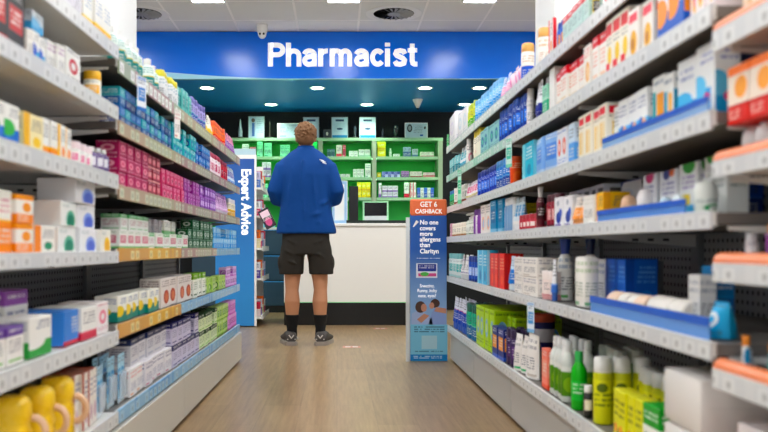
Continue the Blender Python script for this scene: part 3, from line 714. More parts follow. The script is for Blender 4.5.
row('F', 2, (184.5, 200), 6, .062, C, D('blob', '94348c', 'dca0d8', '64206c', 'f0d4f0'), 'purple carton with pale spot', d=.07, layers=2)
row('F', 2, (200.4, 216), 7, .062, C, D('panel', '8448a8', 'd8b4ec', 'b884d4', 'f0e0f8'), 'violet carton', d=.06, layers=2)
row('F', 2, (216.4, 230), 6, .13, 'tubestand', D('top', 'd8b4dc', 'b07cc4', 'f0e0f4', '7a4c98'), 'lilac tube', c2='e8e0f0')
row('F', 2, (230.3, 238.5), 3, .12, 'fatcap', D('half', 'f0ecdc', 'e8b828', 'f4d860'), 'yellow and white bottle', c2='e8e8ee')
WPG = D('panel', 'eef0ea', 'c87c8c', '7ab87c', '5a8a60'); WPB = D('top', 'f0f2ee', '7ab884', '9cc8a0', 'a04c64')
row('F', 3, (119.5, 141), 3, .062, C, WPG, 'white carton with pink panel', d=.09, keep=True)
row('F', 3, (141.5, 188), 7, .062, C, WPG, 'white carton with pink green print', d=.08, mats=[WPG, WPB], keep=True)
row('F', 3, (122, 150), 4, .058, C, WPB, 'upper white carton with green top', d=.07, z0=.0632, inset=.03)
row('F', 3, (151, 163), 4, .055, C, D('text', 'a8a4a8', '6a6468'), 'upper grey carton', d=.06, z0=.0632, inset=.03)
row('F', 3, (163.5, 178), 3, .058, C, D('base', 'eeeee8', '8ab88c', 'd8d8d0'), 'upper cream carton', d=.06, z0=.0632, inset=.03)
row('F', 3, (188.5, 213), 7, .047, C, D('dots', '155838', 'dfe8e0', '155838', 'c8e0d0'), 'dark green carton with white disc', d=.06, layers=3)
row('F', 3, (213.5, 240), 10, .06, C, D('half', '8fc4ec', '4a9cdc', 'd8ecf8', 'ffffff'), 'light blue carton', d=.06, layers=2)
row('F', 4, (118.5, 160), 6, .088, C, D('waves', 'f2f2ea', '1f7f74', 'ecd058', '2c5a9c'), 'white carton with yellow green waves', d=.08)
row('F', 4, (161, 193), 4, .122, C, D('blob', 'e2dcd8', 'a8442c', 'c87858', '6a5450'), 'beige carton with red brown picture', d=.09)
row('F', 4, (193.5, 206), 4, .12, C, D('top', 'f0f2ea', '7ca84c', '3c5c34', '4c6c40'), 'white carton with green top', d=.06)
row('F', 4, (206.5, 226), 8, .082, C, D('blob', 'b8d484', '3c7c3c', 'e4ecc0', '2c5c2c'), 'pale green carton', d=.05)
row('F', 4, (226.4, 243), 7, .062, C, D('panel', 'dcb8e4', '8a3c9c', 'c87cc8', 'ffffff'), 'lilac and purple carton', d=.05, layers=2)
row('F', 5, (110.5, 129), 4, .165, 'hang', D('panel', 'b4dcf0', '3c94c8', 'e0f0f8'), 'pale blue hanging blister pack', d=.03, back=1, bstep=.045)
GRY = D('top', 'e4e4ea', '283460', 'b8bcd0', '4a4c78'); GR2 = D('text', 'eceaee', '4c4c80', 'c87c94', '7a7c9c')
row('F', 5, (130, 145), 2, .098, C, D('text', 'f0eeee', 'd88c8c', 'e8a870', '7a7c9c'), 'white carton with peach figure', d=.09)
row('F', 5, (145.5, 172), 4, .098, C, GR2, 'white carton with violet text', d=.08, keep=True)
row('F', 5, (130, 169), 5, .098, C, GRY, 'upper white carton with navy top', d=.12, z0=.099, inset=.03)
row('F', 5, (172.5, 199), 6, .098, C, D('top', 'd4d0e4', '2c2c64', '4c4484', '50487c'), 'pale violet carton with navy top', d=.07, layers=2, back=1)
row('F', 5, (199.5, 217.5), 7, .088, C, D('top', 'e4f0cc', '2c4c2c', '8cc43c', '3c6c2c'), 'lime and white carton', d=.06, layers=2, back=1)
row('F', 5, (218, 228), 5, .088, C, D('panel', 'c4dc94', '5c9c3c', '88b84c', 'ffffff'), 'green carton', d=.06, layers=2)
row('F', 5, (228.4, 242), 7, .088, C, D('panel', 'e0a4dc', 'a83ca0', 'c868c0', 'ffffff'), 'magenta and pink carton', d=.06, layers=2)
wobbler(-1, 2.86, 1.38, .06, .115, D('panel', 'f0f4fa', '4f86cc', '3c74c0'), 'blue and white card tag hanging from the left top shelf')
wobbler(-1, 3.48, 1.37, .05, .12, D('text', 'f6f2ee', 'd8a8a8'), 'plain white card tag hanging from the left top shelf')

# ------------------------------------------------------------------ goods on the right run
row('R', 0, (443.8, 447.5), 2, .09, 'fatcap', D('panel', '8cd0a0', '3c9c5c', 'c8ecd0'), 'mint green bottle', c2='5cb878')
row('R', 0, (447.5, 456), 1, .2, 'block', D('dots', 'f2f2f4', 'e4e0ee', 'f2f2f4', 'c0c0d0'), 'large plain white soft pack', d=.12)
row('R', 0, (457, 466), 2, .17, 'block', D('dots', 'f2f2f4', 'dce8f0', 'f2f2f4', 'c0c0d0'), 'white wrapped pack', d=.1)
row('R', 0, (467, 474), 3, .14, 'fatcap', D('half', 'd8dc50', '6cb850', 'f0f0a0'), 'yellow green bottle', c2='b8cc3c')
row('R', 0, (474.5, 498), 6, .125, 'can', D('half', '8cc4ec', '4898dc', 'd0e8f8', 'ffffff'), 'light blue can', c2='5ca8e0')
row('R', 0, (498.5, 506), 2, .11, 'tubestand', D('half', 'c8d4f4', 'e8b4d0', 'ffffff'), 'pale blue and pink tube', c2='f0d0e0')
row('R', 0, (507.5, 519), 3, .115, 'bag', D('blob', 'f0dce8', 'e89cc0', 'b88cd8'), 'pink and white soft pack', d=.07)
row('R', 0, (521, 534.5), 1, .158, 'can', D('half', 'f6f3ee', '2458c8', 'f4efe8', 'c8a890'), 'white can, blue base, orange lid', c2='efb45c')
row('R', 0, (535, 548.5), 1, .158, 'can', D('text', 'f6f3ee', 'd8b890', 'f4efe8', 'c8a890'), 'plain white can, orange lid', c2='efb45c')
row('R', 0, (549, 553), 1, .13, C, D('side', 'f4ece8', 'd83440', 'e88c50'), 'slim red and white carton', d=.05)
row('R', 0, (553.5, 559.5), 2, .1, 'fatcap', D('panel', '3464c4', 'e8a040', '1c3c94'), 'blue bottle', c2='2448a8')
row('R', 0, (560, 589), 5, .098, C, D('top', 'c4dcd8', 'c43c4c', '3c8c94', '1f6470'), 'teal carton with red top', d=.06)
row('R', 0, (590, 597), 1, .1, 'fatcap', D('panel', 'f0d83c', '24242c', 'e8c83c'), 'yellow and black bottle', c2='e8d438')
row('R', 0, (598, 626), 3, .115, C, D('blob', 'f4f0f0', 'd8485c', 'f4c4b0'), 'white carton with red picture', d=.08)
row('R', 1, (444.5, 457.5), 6, .1, C, D('half', '9cd4d8', '2c8c9c', 'd8f0f0', 'ffffff'), 'small teal carton', d=.05)
row('R', 1, (458, 465), 2, .13, 'tubestand', D('panel', 'e8ecf0', '6cbcc8', '60a8c0'), 'pale tube', c2='8cb8d0')
row('R', 1, (466, 472.5), 1, .145, 'fatcap', D('blob', 'f4f2ee', 'e8a0b0', 'f4f2ee'), 'large white bottle with white lid', c2='f0f0ec')
row('R', 1, (473, 479.5), 2, .15, 'fatcap', D('blob', 'f0ecdc', 'e89c8c', 'f4e4a0'), 'cream bottle with yellow cap', c2='ecd840')
row('R', 1, (480, 497), 4, .12, C, D('dots', 'a4d0d0', '1c6c9c', '6cc0a8', '1c5c8c'), 'teal patterned carton', d=.07)
row('R', 1, (497.5, 522), 7, .145, 'fatcap', D('panel', '1f3f98', '4c84e0', '182c74', 'd8e8f8'), 'navy bottle with blue label', c2='2454b8')
row('R', 1, (523.5, 531.5), 1, .155, 'fatcap', D('text', 'f4f4f4', 'c8ccd4'), 'plain white round bottle', c2='f8f8f8')
row('R', 1, (532, 541), 2, .145, 'tubestand', D('base', 'f0f2f6', '1c2c8c', '1c2c8c'), 'white tube with navy cap', c2='1c2484')
row('R', 1, (541.5, 546.5), 1, .105, C, D('half', 'a4dcc4', '4cb48c', 'e0f4ec'), 'slim mint carton', d=.05)
row('R', 1, (547.5, 553), 1, .145, C, D('plain', 'f4f4f2', 'f4f4f2'), 'plain white tall carton', d=.07)
RW = D('top', 'f4f0ea', 'd02f3c', 'e8d8c0', 'd87c5c'); RW2 = D('blob', 'f6f1ea', 'e8b070', 'f4d8b0', 'cc2c38')
row('R', 1, (554, 583), 4, .112, C, RW, 'white carton with red top', d=.08, mats=[RW])
row('R', 1, (584, 591), 1, .12, C, RW2, 'cream carton with peach picture', d=.08)
row('R', 1, (592, 604), 2, .128, C, D('top', 'f6f3ee', 'd42c3c', 'f0d0b8', 'e08c6c'), 'tall white carton with red heading', d=.08)
row('R', 1, (605, 627), 3, .142, C, print_mat('red_top_yellow', 'f6f2e6', [('r', .05, .7, .95, .92, 'd42838'), ('e', .3, .15, .9, .5, 'f0d040'), ('r', 0, .05, .6, .2, 'd83040'), ('t', .1, .5, .9, .66, '808080', 2)]), 'white carton with red yellow print', d=.09)
row('R', 1, (628, 650), 2, .12, C, print_mat('gold_pic', 'f4f0ec', [('e', .2, .05, .85, .55, 'e8b828'), ('e', .3, .15, .6, .4, 'b87828'), ('r', .1, .72, .9, .9, 'e04c5c')]), 'white carton with golden picture', d=.09)
row('R', 1, (654, 684), 2, .15, C, D('waves', 'e8e8f0', '2c5cb8', 'ee9a50', 'c04c3c'), 'tall carton with blue wave', d=.09)
row('R', 1, (685, 712), 3, .14, C, D('blob', 'f2e8ea', 'f0c048', 'e890a8', '4870c0'), 'white carton with yellow pink picture', d=.07)
row('R', 2, (444, 453), 3, .1, 'fatcap', D('half', '5cc084', '1c8c4c', '3878b8'), 'green bottle', c2='3c7cc0')
row('R', 2, (453.5, 464), 2, .105, 'jar', D('base', 'f4f2ec', 'a8503c', '6c3428'), 'white jar with brown label', c2='f0ece4')
row('R', 2, (464.5, 476), 3, .1, 'tubestand', D('panel', 'f4ecf0', 'e078a0', 'd8d0a0'), 'white and pink tube', c2='e4d8dc')
row('R', 2, (476.5, 494), 5, .125, 'can', D('panel', '1c3ca8', '6c98e8', '182c80', 'f0f4ff'), 'dark blue can', c2='1c3490')
row('R', 2, (494.5, 505.5), 3, .13, 'can', D('half', '3c7cc8', '1c4ca0', '88c0ec', 'ffffff'), 'mid blue can', c2='4c98d8')
row('R', 2, (506.5, 519), 1, .125, 'tub', D('blob', 'e8622c', 'f0743c', 'e8622c', 'f8d0b0'), 'orange tub', c2='e85a28')
row('R', 2, (520.5, 532), 1, .14, C, D('side', '4cbcd8', '98dcec', '1c8cb4', 'ffffff'), 'cyan carton', d=.1)
row('R', 2, (533, 553.5), 2, .135, 'block', D('panel', '90b8ec', '5c8cdc', 'c4d8f4', 'ffffff'), 'large light blue soft pack', d=.1)
row('R', 2, (554.5, 565), 2, .125, C, D('dots', 'eef0f6', 'd85c50', 'f4e8e0', '4c7cc8'), 'pale carton with red figure', d=.08)
row('R', 2, (566.5, 572), 1, .125, C, D('half', 'd8e8f8', '6ca4e4', 'a8c8f0'), 'pale blue carton', d=.08)
row('R', 2, (575.5, 604.5), 4, .132, C, print_mat('cream_red_top', 'f4efe2', [('r', .1, .78, .9, .93, 'd83444'), ('r', .2, .12, .45, .62, 'eccb80'), ('r', .55, .12, .8, .62, 'f0dcb0'), ('t', .1, .66, .9, .75, '908070', 1)]), 'cream carton with red heading', d=.09)
WB = print_mat('white_blue_flask', 'f3f5f7', [('r', 0, 0, 1, .42, '7cc0ec'), ('e', .15, .1, .7, .45, '2c80d0'), ('t', .12, .6, .88, .86, '5c6c98', 3), ('e', .5, .2, .9, .42, 'f0b088')])
row('R', 2, (606, 616), 1, .125, C, D('side', 'f0f4f4', '3ca0b0', 'f0f4f4'), 'white carton with teal side stripe', d=.08, inset=.02)
row('R', 2, (616.5, 648), 3, .13, C, WB, 'white carton with blue base', d=.08, inset=.02)
row('R', 2, (649, 662), 1, .145, C, print_mat('teal_orange', 'f0f2f0', [('r', 0, 0, .3, .75, '40a8b0'), ('r', .35, .05, .95, .7, 'f2a95c'), ('t', .1, .8, .9, .92, '4c6c88', 1)]), 'teal carton with orange panel', d=.08, inset=.02)
row('R', 2, (662.5, 673), 1, .135, C, print_mat('teal_orange_s', 'f0f2f0', [('r', 0, 0, .4, .7, '2c98b8'), ('r', .5, .05, .9, .65, 'f0b864'), ('t', .1, .76, .9, .9, '4c6c88', 1)]), 'narrower carton with orange stripe', d=.08, inset=.02)
row('R', 2, (674, 692), 1, .15, C, print_mat('white_blue_sweep', 'f1f4f6', [('r', 0, 0, 1, .35, '3f9fd8'), ('e', -.2, .2, .8, .5, '68bce8'), ('t', .15, .62, .85, .85, '6c7cb0', 2)]), 'tall white carton with blue sweep', d=.08, inset=.02)
row('R', 2, (693, 713), 1, .158, C, print_mat('white_blue_pink', 'f1f4f6', [('r', 0, 0, .8, .4, '3f9fd8'), ('e', .35, .18, .75, .34, 'd83c78'), ('e', -.3, .25, .55, .6, '7cc8ee'), ('t', .2, .7, .9, .88, '6c74b0', 2)]), 'tall white carton with pink spot', d=.055, inset=.02)
row('R', 2, (700, 722), 1, .155, C, D('panel', '14307c', '24489c', '101f5c'), 'dark navy carton behind tall one', d=.1, inset=.075)
tray((606, 713), 2, .036, '9cc4f4', 'long clear blue shelf tray holding tall white cartons, third shelf')
row('R', 3, (446, 451), 2, .09, C, D('panel', 'e8b8c8', 'a83c6c', 'd88ca8'), 'small pink carton', d=.05)
row('R', 3, (451.5, 463), 3, .085, 'jar', D('base', 'f4eee0', 'b8845c', 'e8dcc4'), 'cream jar with brown label', c2='f0e8d8')
row('R', 3, (463.5, 471), 2, .13, 'pump', D('text', 'eef0e8', '7c9c7c'), 'white pump bottle', c2='f0f0ec')
row('R', 3, (471.5, 480), 3, .14, 'fatcap', D('side', 'f0eaf4', '7c3c98', 'b88cc8'), 'white and purple bottle', c2='6c3c8c')
row('R', 3, (480.5, 490), 2, .15, C, D('blob', 'f2ece8', 'e8b49c', 'a8c8e4'), 'white carton with peach picture', d=.07)
row('R', 3, (490.5, 501), 2, .16, C, D('panel', '3c88b4', '2c6c9c', '8cc0dc', 'e8f4f8'), 'steel blue carton', d=.08)
row('R', 3, (501.5, 509), 2, .155, 'fatcap', D('side', 'eaf0f6', '88a8cc', 'd8e4f0'), 'pale white bottle', c2='f4f6f8')
row('R', 3, (509.5, 517), 2, .145, 'tubestand', D('panel', 'e0ecf4', '6ca0c8', 'f4f4f4'), 'pale blue tube', c2='f0f2f4')
row('R', 3, (517.5, 525.5), 1, .125, C, D('panel', 'f0dc3c', 'b8a834', 'e8c830', '5c5430'), 'bright yellow carton', d=.08, inset=.07)
row('R', 3, (518, 534), 3, .062, 'jar', D('panel', 'b82c3c', 'f0e0dc', '7c1c28'), 'red jar with white label', c2='b0303c')
row('R', 3, (534.5, 543), 1, .162, 'widetop', D('panel', '5c1c28', '3c1018', '7c2c38', 'd8c8c8'), 'dark red bottle with white top', c2='f4f4f2')
row('R', 3, (543.5, 553), 2, .122, 'fatcap', D('panel', '8c2434', 'd8a8a8', '5c1420'), 'crimson bottle with dark cap', c2='5c2c38')
row('R', 3, (553.5, 569), 2, .102, C, print_mat('white_navy_blob', 'f3f3f6', [('e', .2, .1, .85, .5, '243c98'), ('e', .55, .3, .95, .6, '4860b8'), ('r', .1, .0, .8, .08, '5c40a0'), ('e', .3, .7, .6, .88, 'b0b4c0')]), 'white carton with navy shape', d=.07)
row('R', 3, (566, 604), 5, .135, C, print_mat('grey_dark_panel', 'd8d8de', [('r', .35, .1, .95, .9, '55565e'), ('e', .5, .35, .8, .55, '22232c'), ('t', .45, .65, .9, .8, 'e0e0e0', 2)]), 'pale grey carton in back', d=.06, inset=.1)
row('R', 3, (569.5, 579.5), 2, .092, 'tubestand', D('half', 'f4ede6', 'f0a468', 'f6cfa8'), 'white and orange tube', c2='f2a25c')
row('R', 3, (580.5, 592), 1, .086, C, D('text', 'f5f3ee', 'e0ddd6'), 'plain white carton', d=.08)
row('R', 3, (592.5, 600), 1, .09, C, D('side', 'f0c050', 'e8a83c', 'f8e0a0'), 'amber carton', d=.08)
row('R', 3, (600, 615), 1, .068, 'dome', cm('5c8cd8'), 'blue cup with peach lid, farther', c2='efbf98', inset=.015)
row('R', 3, (617, 633), 1, .072, 'dome', cm('5c8cd8'), 'blue cup with peach lid, nearer', c2='efbf98', inset=.015)
TR = print_mat('white_tri', 'f1f2f6', [('t', .25, .25, .75, .5, '8c90a8', 3), ('e', .2, .6, .8, .8, 'd8dcec')])
row('R', 3, (610, 632), 1, .135, 'pouch', TR, 'white pouch with blue top seal', d=.06, c2='2c48a8', inset=.12)
row('R', 3, (634, 650), 1, .08, 'dome', D('panel', 'f2ecf0', 'e08cac', 'f0d0dc'), 'white cup with round white lid', c2='f6f1f2', inset=.015)
row('R', 3, (642, 656), 1, .125, C, print_mat('pk1', 'f0f2f6', [('r', 0, 0, 1, .3, '7cc0e4'), ('e', .2, .8, .8, 1.1, 'c03c74'), ('t', .2, .45, .8, .75, '3c4c8c', 3)]), 'white packet with dark pink top', d=.05, inset=.08)
row('R', 3, (658, 676), 1, .125, C, print_mat('pk2', 'f2f4f8', [('r', 0, 0, 1, .25, 'a4d0f0'), ('e', .2, .8, .6, 1.05, '3c4c8c'), ('e', .55, .85, .85, 1.05, 'e87c3c'), ('t', .15, .45, .85, .75, '5c5c9c', 3)]), 'white packet with blue orange top', d=.05, inset=.08)
row('R', 3, (678, 697), 1, .13, C, print_mat('pk3', 'f2f4f4', [('r', 0, 0, 1, .22, '5cb0e0'), ('r', .1, .22, .6, .42, 'ecd63c'), ('e', .2, .8, .9, 1.1, '4ca048'), ('t', .15, .48, .85, .76, '8c6cb0', 3)]), 'packet with green top, yellow patch', d=.05, inset=.08)
row('R', 3, (699, 722), 1, .135, C, print_mat('pk4', 'eff1ee', [('e', .1, .85, .9, 1.1, '4ca048'), ('t', .15, .4, .85, .7, '7c8c84', 3)]), 'wide white packet, green top', d=.05, inset=.08)
row('R', 3, (655, 668), 1, .05, 'dome', cm('88b8e8'), 'low cup with pale blue lid', c2='c4e0f2', inset=.015)
row('R', 3, (670, 683), 1, .05, 'dome', cm('a8c8ec'), 'low pale cup with white lid', c2='e4f0f6', inset=.015)
row('R', 3, (690, 714), 1, .075, 'dome', D('blob', 'dfe6e0', '4c9c68', 'dfe6e0'), 'clear cup with pale dome lid', c2='dfe4de', inset=.015)
row('R', 3, (703, 713), 1, .1, C, D('half', '2c5cc0', '1a3c94', '5c88dc'), 'royal blue carton', d=.12, inset=.18)
tray((601, 690), 3, .034, '5c98ec', 'blue shelf tray in front of round lidded cups, fourth shelf')
row('R', 4, (447, 458), 4, .155, 'fatcap', D('panel', 'dfe8e8', '5cb0b0', 'b8d8d8'), 'white and teal bottle', c2='7cc0c4')
row('R', 4, (458.5, 467.5), 3, .15, 'tubestand', D('text', 'f0f0f2', '9c9cb8'), 'white tube', c2='d8dce0')
row('R', 4, (468, 477), 3, .145, 'can', D('panel', '2c50a8', 'b4c8f0', '1c3480'), 'blue can', c2='243c8c')
row('R', 4, (477.5, 487), 2, .18, C, D('side', '5cb4dc', 'a8d8f0', '2c84b8', 'ffffff'), 'cyan carton', d=.06)
row('R', 4, (487.8, 504), 3, .165, C, D('side', 'dc4028', 'b42c1c', 'e86040', 'f8c0a0'), 'red orange carton', d=.09)
row('R', 4, (504.5, 512.5), 2, .155, 'tubestand', D('half', 'd4e4f4', '3c74c0', '88b0e0'), 'blue and white tube', c2='e8f0f8')
row('R', 4, (513.5, 522), 1, .076, C, D('text', 'efece8', 'a8a4a0'), 'narrow cream carton', d=.08, layers=2)
row('R', 4, (522.5, 537), 1, .076, C, D('text', 'f2efea', '8c8c9c', 'c8c0b8'), 'wide white carton', d=.1, layers=2)
row('R', 4, (537.8, 549), 2, .105, 'jar', D('base', 'f0e4e0', 'd8a8a8', 'c87c84'), 'pale pink jar', c2='f2e8e4')
row('R', 4, (549.5, 557.5), 1, .15, 'tubestand', D('base', 'f4f4f8', '4c78c8', '8cb0e8'), 'white tube with blue base', c2='2c5cb0')
row('R', 4, (556, 573), 1, .225, 'widetop', D('text', 'f1f2f0', '8ca0b8', '6ca86c'), 'white lotion bottle with navy top, farther', c2='1c3c98', inset=.04)
row('R', 4, (580, 597), 1, .225, 'widetop', D('text', 'f1f2f0', '8ca0b8', '6ca86c'), 'white lotion bottle with navy top, nearer', c2='16285c', inset=.13)
row('R', 4, (573, 583), 1, .165, 'block', D('text', 'f4f3ee', 'b8c8a8', '7cb088', '8c9c8c'), 'white soft pack beside lotion bottle', d=.05)
row('R', 4, (590, 604), 1, .155, C, D('text', 'f0f2f6', '6c84b8', 'b0bcd8'), 'white carton', d=.1, inset=.1)
row('R', 4, (604.5, 625), 2, .158, C, D('side', '2468cc', '1c50ac', '3c84e0', '78b0f0'), 'royal blue carton', d=.1, inset=.1)
row('R', 4, (627, 637), 1, .15, C, cm('8c9094'), 'grey carton behind bandage rolls', d=.08, inset=.2)
RL = cm('ece6de', .7); RP = cm('eccdb4', .7)
row('R', 4, (606, 640), 4, .066, 'roll', RL, 'bandage roll', c2='e4b898', d=.066, inset=.02, mats=[RP, RL, RL, RP])
row('R', 4, (641, 677), 3, .07, 'roll', cm('e9e4dc', .8), 'wide cream bandage roll', c2='d8cfc4', d=.07, inset=.02)
row('R', 4, (685, 697), 1, .13, C, D('text', 'f1f1f0', '9ca4b0'), 'white carton by blue packs', d=.04, inset=.05)
row('R', 4, (700, 713), 1, .075, 'pouch', D('dots', '4cb0e0', 'f0f4f8', '4cb0e0'), 'cyan pouch with white oval', d=.06, c2='3c9cd0', inset=.02)
row('R', 4, (700, 712), 1, .15, C, D('half', '2c88c4', '1c6cac', '4ca4dc', 'ffffff'), 'deep blue carton behind cyan pouch', d=.05, inset=.1)
tray((594, 714), 4, .048, '6ca4f0', 'deep blue shelf tray in front of bandage rolls, fifth shelf')
row('R', 5, (451, 463.5), 5, .205, 'tubestand', D('half', 'e4e8f4', '2448a8', 'b44c8c'), 'blue and white tube', c2='2c58b8', back=1)
row('R', 5, (464, 475), 4, .2, 'fatcap', D('half', '3ca484', '1c6c9c', '8cd4b4'), 'green teal bottle', c2='1c5c50', back=2)
row('R', 5, (475.5, 492), 4, .215, C, D('dots', 'b8d840', '88b8d8', 'd8ec70', '4c7c2c'), 'lime green carton', d=.08, back=3)
row('R', 5, (492.5, 503), 2, .148, C, D('panel', '1c2c74', 'e8a040', '3c5cb4', 'f0f0f4'), 'short navy carton with orange panel', d=.05)
row('R', 5, (508, 515), 2, .195, C, D('dots', 'aed040', '7cb0d0', 'd0e870', '4c7c2c'), 'lime green carton behind navy ones', d=.07, back=2, inset=.075)
row('R', 5, (503.5, 512), 3, .165, 'fatcap', D('panel', '342450', '5c3c78', '241838', 'd8d0e0'), 'dark purple bottle', c2='2c1c44', back=1)
row('R', 5, (512.5, 521), 2, .155, 'pouch', D('text', 'ece9e6', 'a8a8a8', '5cb07c'), 'small white pouch', d=.05, c2='e8e8e6')
row('R', 5, (521.5, 530.5), 1, .175, 'pouch', D('text', 'efedea', '8c8c94', 'c8c0b8'), 'taller white pouch', d=.06, c2='e8e8e6')

row('R', 5, (529, 556), 1, .235, 'tub', print_mat('navy_tub', '26285c', [('r', 0, .55, 1, .85, 'ece8ec'), ('r', 0, 0, 1, .2, '383c7c')]), 'navy tub with orange lid', c2='dc5a34', inset=.11)
row('R', 5, (539, 545), 1, .15, C, D('panel', 'f08878', 'f4a898', 'e8604c', 'ffffff'), 'coral pink carton', d=.03)
row('R', 5, (546.5, 563), 3, .21, 'bottle', print_mat('green_label_bottle', 'd8dcd8', [('r', 0, .12, 1, .6, '5c8c3c'), ('e', .2, .2, .8, .5, '88b04c'), ('r', 0, .62, 1, .7, 'e8eae6')]), 'white capped bottle, green label', c2='f0f2f2', back=1)
row('R', 5, (559, 569), 1, .185, 'fatcap', print_mat('rust_label', 'f0f0ec', [('r', 0, .2, 1, .65, 'a8502c'), ('e', .2, .3, .8, .55, '58985c')]), 'white bottle with rust label', c2='f4f4f2')
row('R', 5, (571, 587), 1, .19, 'bottle', print_mat('green_spray', '28b04c', [('r', 0, .2, 1, .6, '3cc460'), ('t', .1, .3, .9, .55, 'e8f8e8', 3)]), 'bright green bottle, front', c2='2cb854')
row('R', 5, (596, 616), 4, .19, 'fatcap', cm('2c8c48', .3), 'dark green bottle in back', c2='d8e0da', inset=.15, back=1)
row('R', 5, (583, 592), 1, .1, 'fatcap', D('panel', '2c2c28', 'e8e0c8', '1c1c18'), 'small black bottle, white cap', c2='f4f4f4')
YC = print_mat('yellow_can', 'd9da1c', [('r', 0, .86, 1, 1.01, 'c4c81c'), ('t', .1, .3, .9, .6, '3c5c2c', 3), ('e', .2, .62, .6, .8, '5c6c20')])
row('R', 5, (591, 610), 1, .2, 'can', YC, 'yellow spray can, white cap', c2='f0f2f0', back=2, bstep=.062)
row('R', 5, (632, 662), 3, .175, 'can', YC, 'shorter yellow can', c2='e8eae8', back=1, inset=.12, bstep=.07)
YK = print_mat('yellow_box', 'e2e019', [('t', .12, .4, .88, .8, '3c4c20', 3), ('e', .1, .1, .6, .3, 'e8a060'), ('r', .6, .05, .9, .2, '2c2c20')])
row('R', 5, (609.5, 638), 4, .135, C, YK, 'bright yellow carton', d=.05)
row('R', 5, (641, 658), 1, .14, C, print_mat('green_top_box', 'f0f3ec', [('r', 0, .62, 1, 1.01, '2c9c48'), ('t', .1, .7, .9, .88, 'e8f4e8', 2), ('t', .1, .2, .9, .5, '6c8c6c', 3)]), 'white carton with green top', d=.08)
row('R', 5, (662, 702), 1, .125, 'block', cm('e6e3df', .3), 'large plain white wrapped pack', d=.16, layers=2, jit=0)
wobbler(1, 4.95, 1.25, .05, .2, D('panel', 'c4ecd8', '58bc8c', '88d4ac'), 'mint green card tag hanging from right second shelf')
wobbler(1, 3.52, 1.25, .05, .12, D('panel', 'd4ece4', '58b8a0', '88d0bc'), 'teal and white card tag hanging from right second shelf')
wobbler(1, 3.12, .565, .05, .11, D('panel', 'e4eef8', '5c98d0', '88b8e0'), 'pale blue card tag hanging above the dark purple bottles')
# nearest bay on the right
row('N', 0, (713, 800), 3, .12, C, D('blob', 'e8dccc', 'c8b088', 'f0e8d8'), 'beige carton', d=.09, inset=.04)
row('N', 1, (722, 800), 3, .07, 'dome', mat('silver_clear', 'b8bcc0', .2, metal=.4), 'silver pot under orange cartons', c2='d4d8da', inset=.035)
OR = print_mat('orange_red_box', 'f3e6da', [('r', 0, 0, 1, .3, 'cc3a2c'), ('r', 0, .3, 1, .33, 'b02820'), ('r', 0, .84, 1, 1.01, 'f0821e'), ('e', .35, .42, .95, .8, 'f2ab66'), ('t', .06, .06, .6, .24, 'f8e0d8', 3)])
row('N', 1, (721, 802), 3, .115, C, OR, 'orange topped carton with red base', d=.1, z0=.0712, inset=.02, jit=0)
row('N', 2, (742, 755), 1, .06, 'fatcap', D('panel', 'c8c8cc', 'e8e8ea', 'a0a0a8'), 'small silver bottle', c2='c4c6ca', inset=.04)
row('N', 2, (756, 790), 2, .078, 'fatcap', D('panel', '7c3c88', 'e0c8e0', '5c2468'), 'purple bottle with orange cap', c2='f0982c', inset=.04)
row('N', 3, (730, 738), 1, .035, 'pouch', mat('clear_film', 'c8d4e4', .15, alpha=.6), 'small clear packet', d=.02, c2='d8e0ec', inset=.05)
row('N', 3, (734, 759), 1, .068, 'jar', print_mat('orange_cap_label', 'eceef0', [('e', .2, .2, .8, .9, '3c98c8')]), 'white pot, blue label, orange lid', c2='f0922c', inset=.04)
row('N', 3, (735, 800), 4, .06, 'fatcap', D('panel', '2c3c6c', '5c78b0', '1c284c'), 'navy capped bottle behind', c2='1c284c', inset=.12)
row('N', 3, (765, 785), 1, .065, 'jar', D('panel', '7cc8c4', '2c98a0', 'e8f4f4'), 'teal pot, orange lid', c2='f0922c', inset=.04)
row('N', 4, (730, 800), 1, .18, C, D('half', 'ece6e8', 'd0346c', 'e87ca4'), 'wide white carton with pink base', d=.2, inset=.03)

# ------------------------------------------------------------------ dispensary shelving at the back
green = mat('dispensary_green', '00b53c', .5); edge_m = mat('pale_edge', '98cf9c', .45)
u = tag(empty('dispensary_shelving', (-1.75, 9.85, 0)), 'wide green backed medicine shelving behind the counter', 'shelving')
UX = [0, 1.55, 2.2, 3.0]
new_obj('back_panel', box_me('back_panel', 0, 3.0, .35, .37, .0, 2.1, green), u)
for x in UX:
    new_obj('divider', box_me('divider', x-.026, x+.026, .0, .348, 1.04, 2.085, mat('pale_divider', '9cb492', .5)), u)
UZ = [2.085, 1.86, 1.61, 1.365]
for z in UZ:
    for a in range(3):
        if z == 2.085 and a: continue
        x0, x1 = (0-.03, 3.03) if z == 2.085 else (UX[a]+.031, UX[a+1]-.031)
        o = new_obj('shelf', box_me('shelf', x0, x1, 0.004, .348, z, z+.025, mat('green_shelf', '7fcf92', .45)), u)
        new_obj('edge_strip', box_me('edge_strip', x0, x1, -.003, .003, z-.010, z+.025, edge_m), o)
led = mat('green_led', '8fdc9c', .5, emit=.12)
for z in (2.083, 1.858, 1.608):
    new_obj('fill_strip', box_me('fill_strip', .05, 2.95, .005, .025, z-.004, z-.0005, mat('fill_glow', 'b4ffc0', .5, emit=7)), u)  # added glow strips hidden behind the edges to brighten the green back
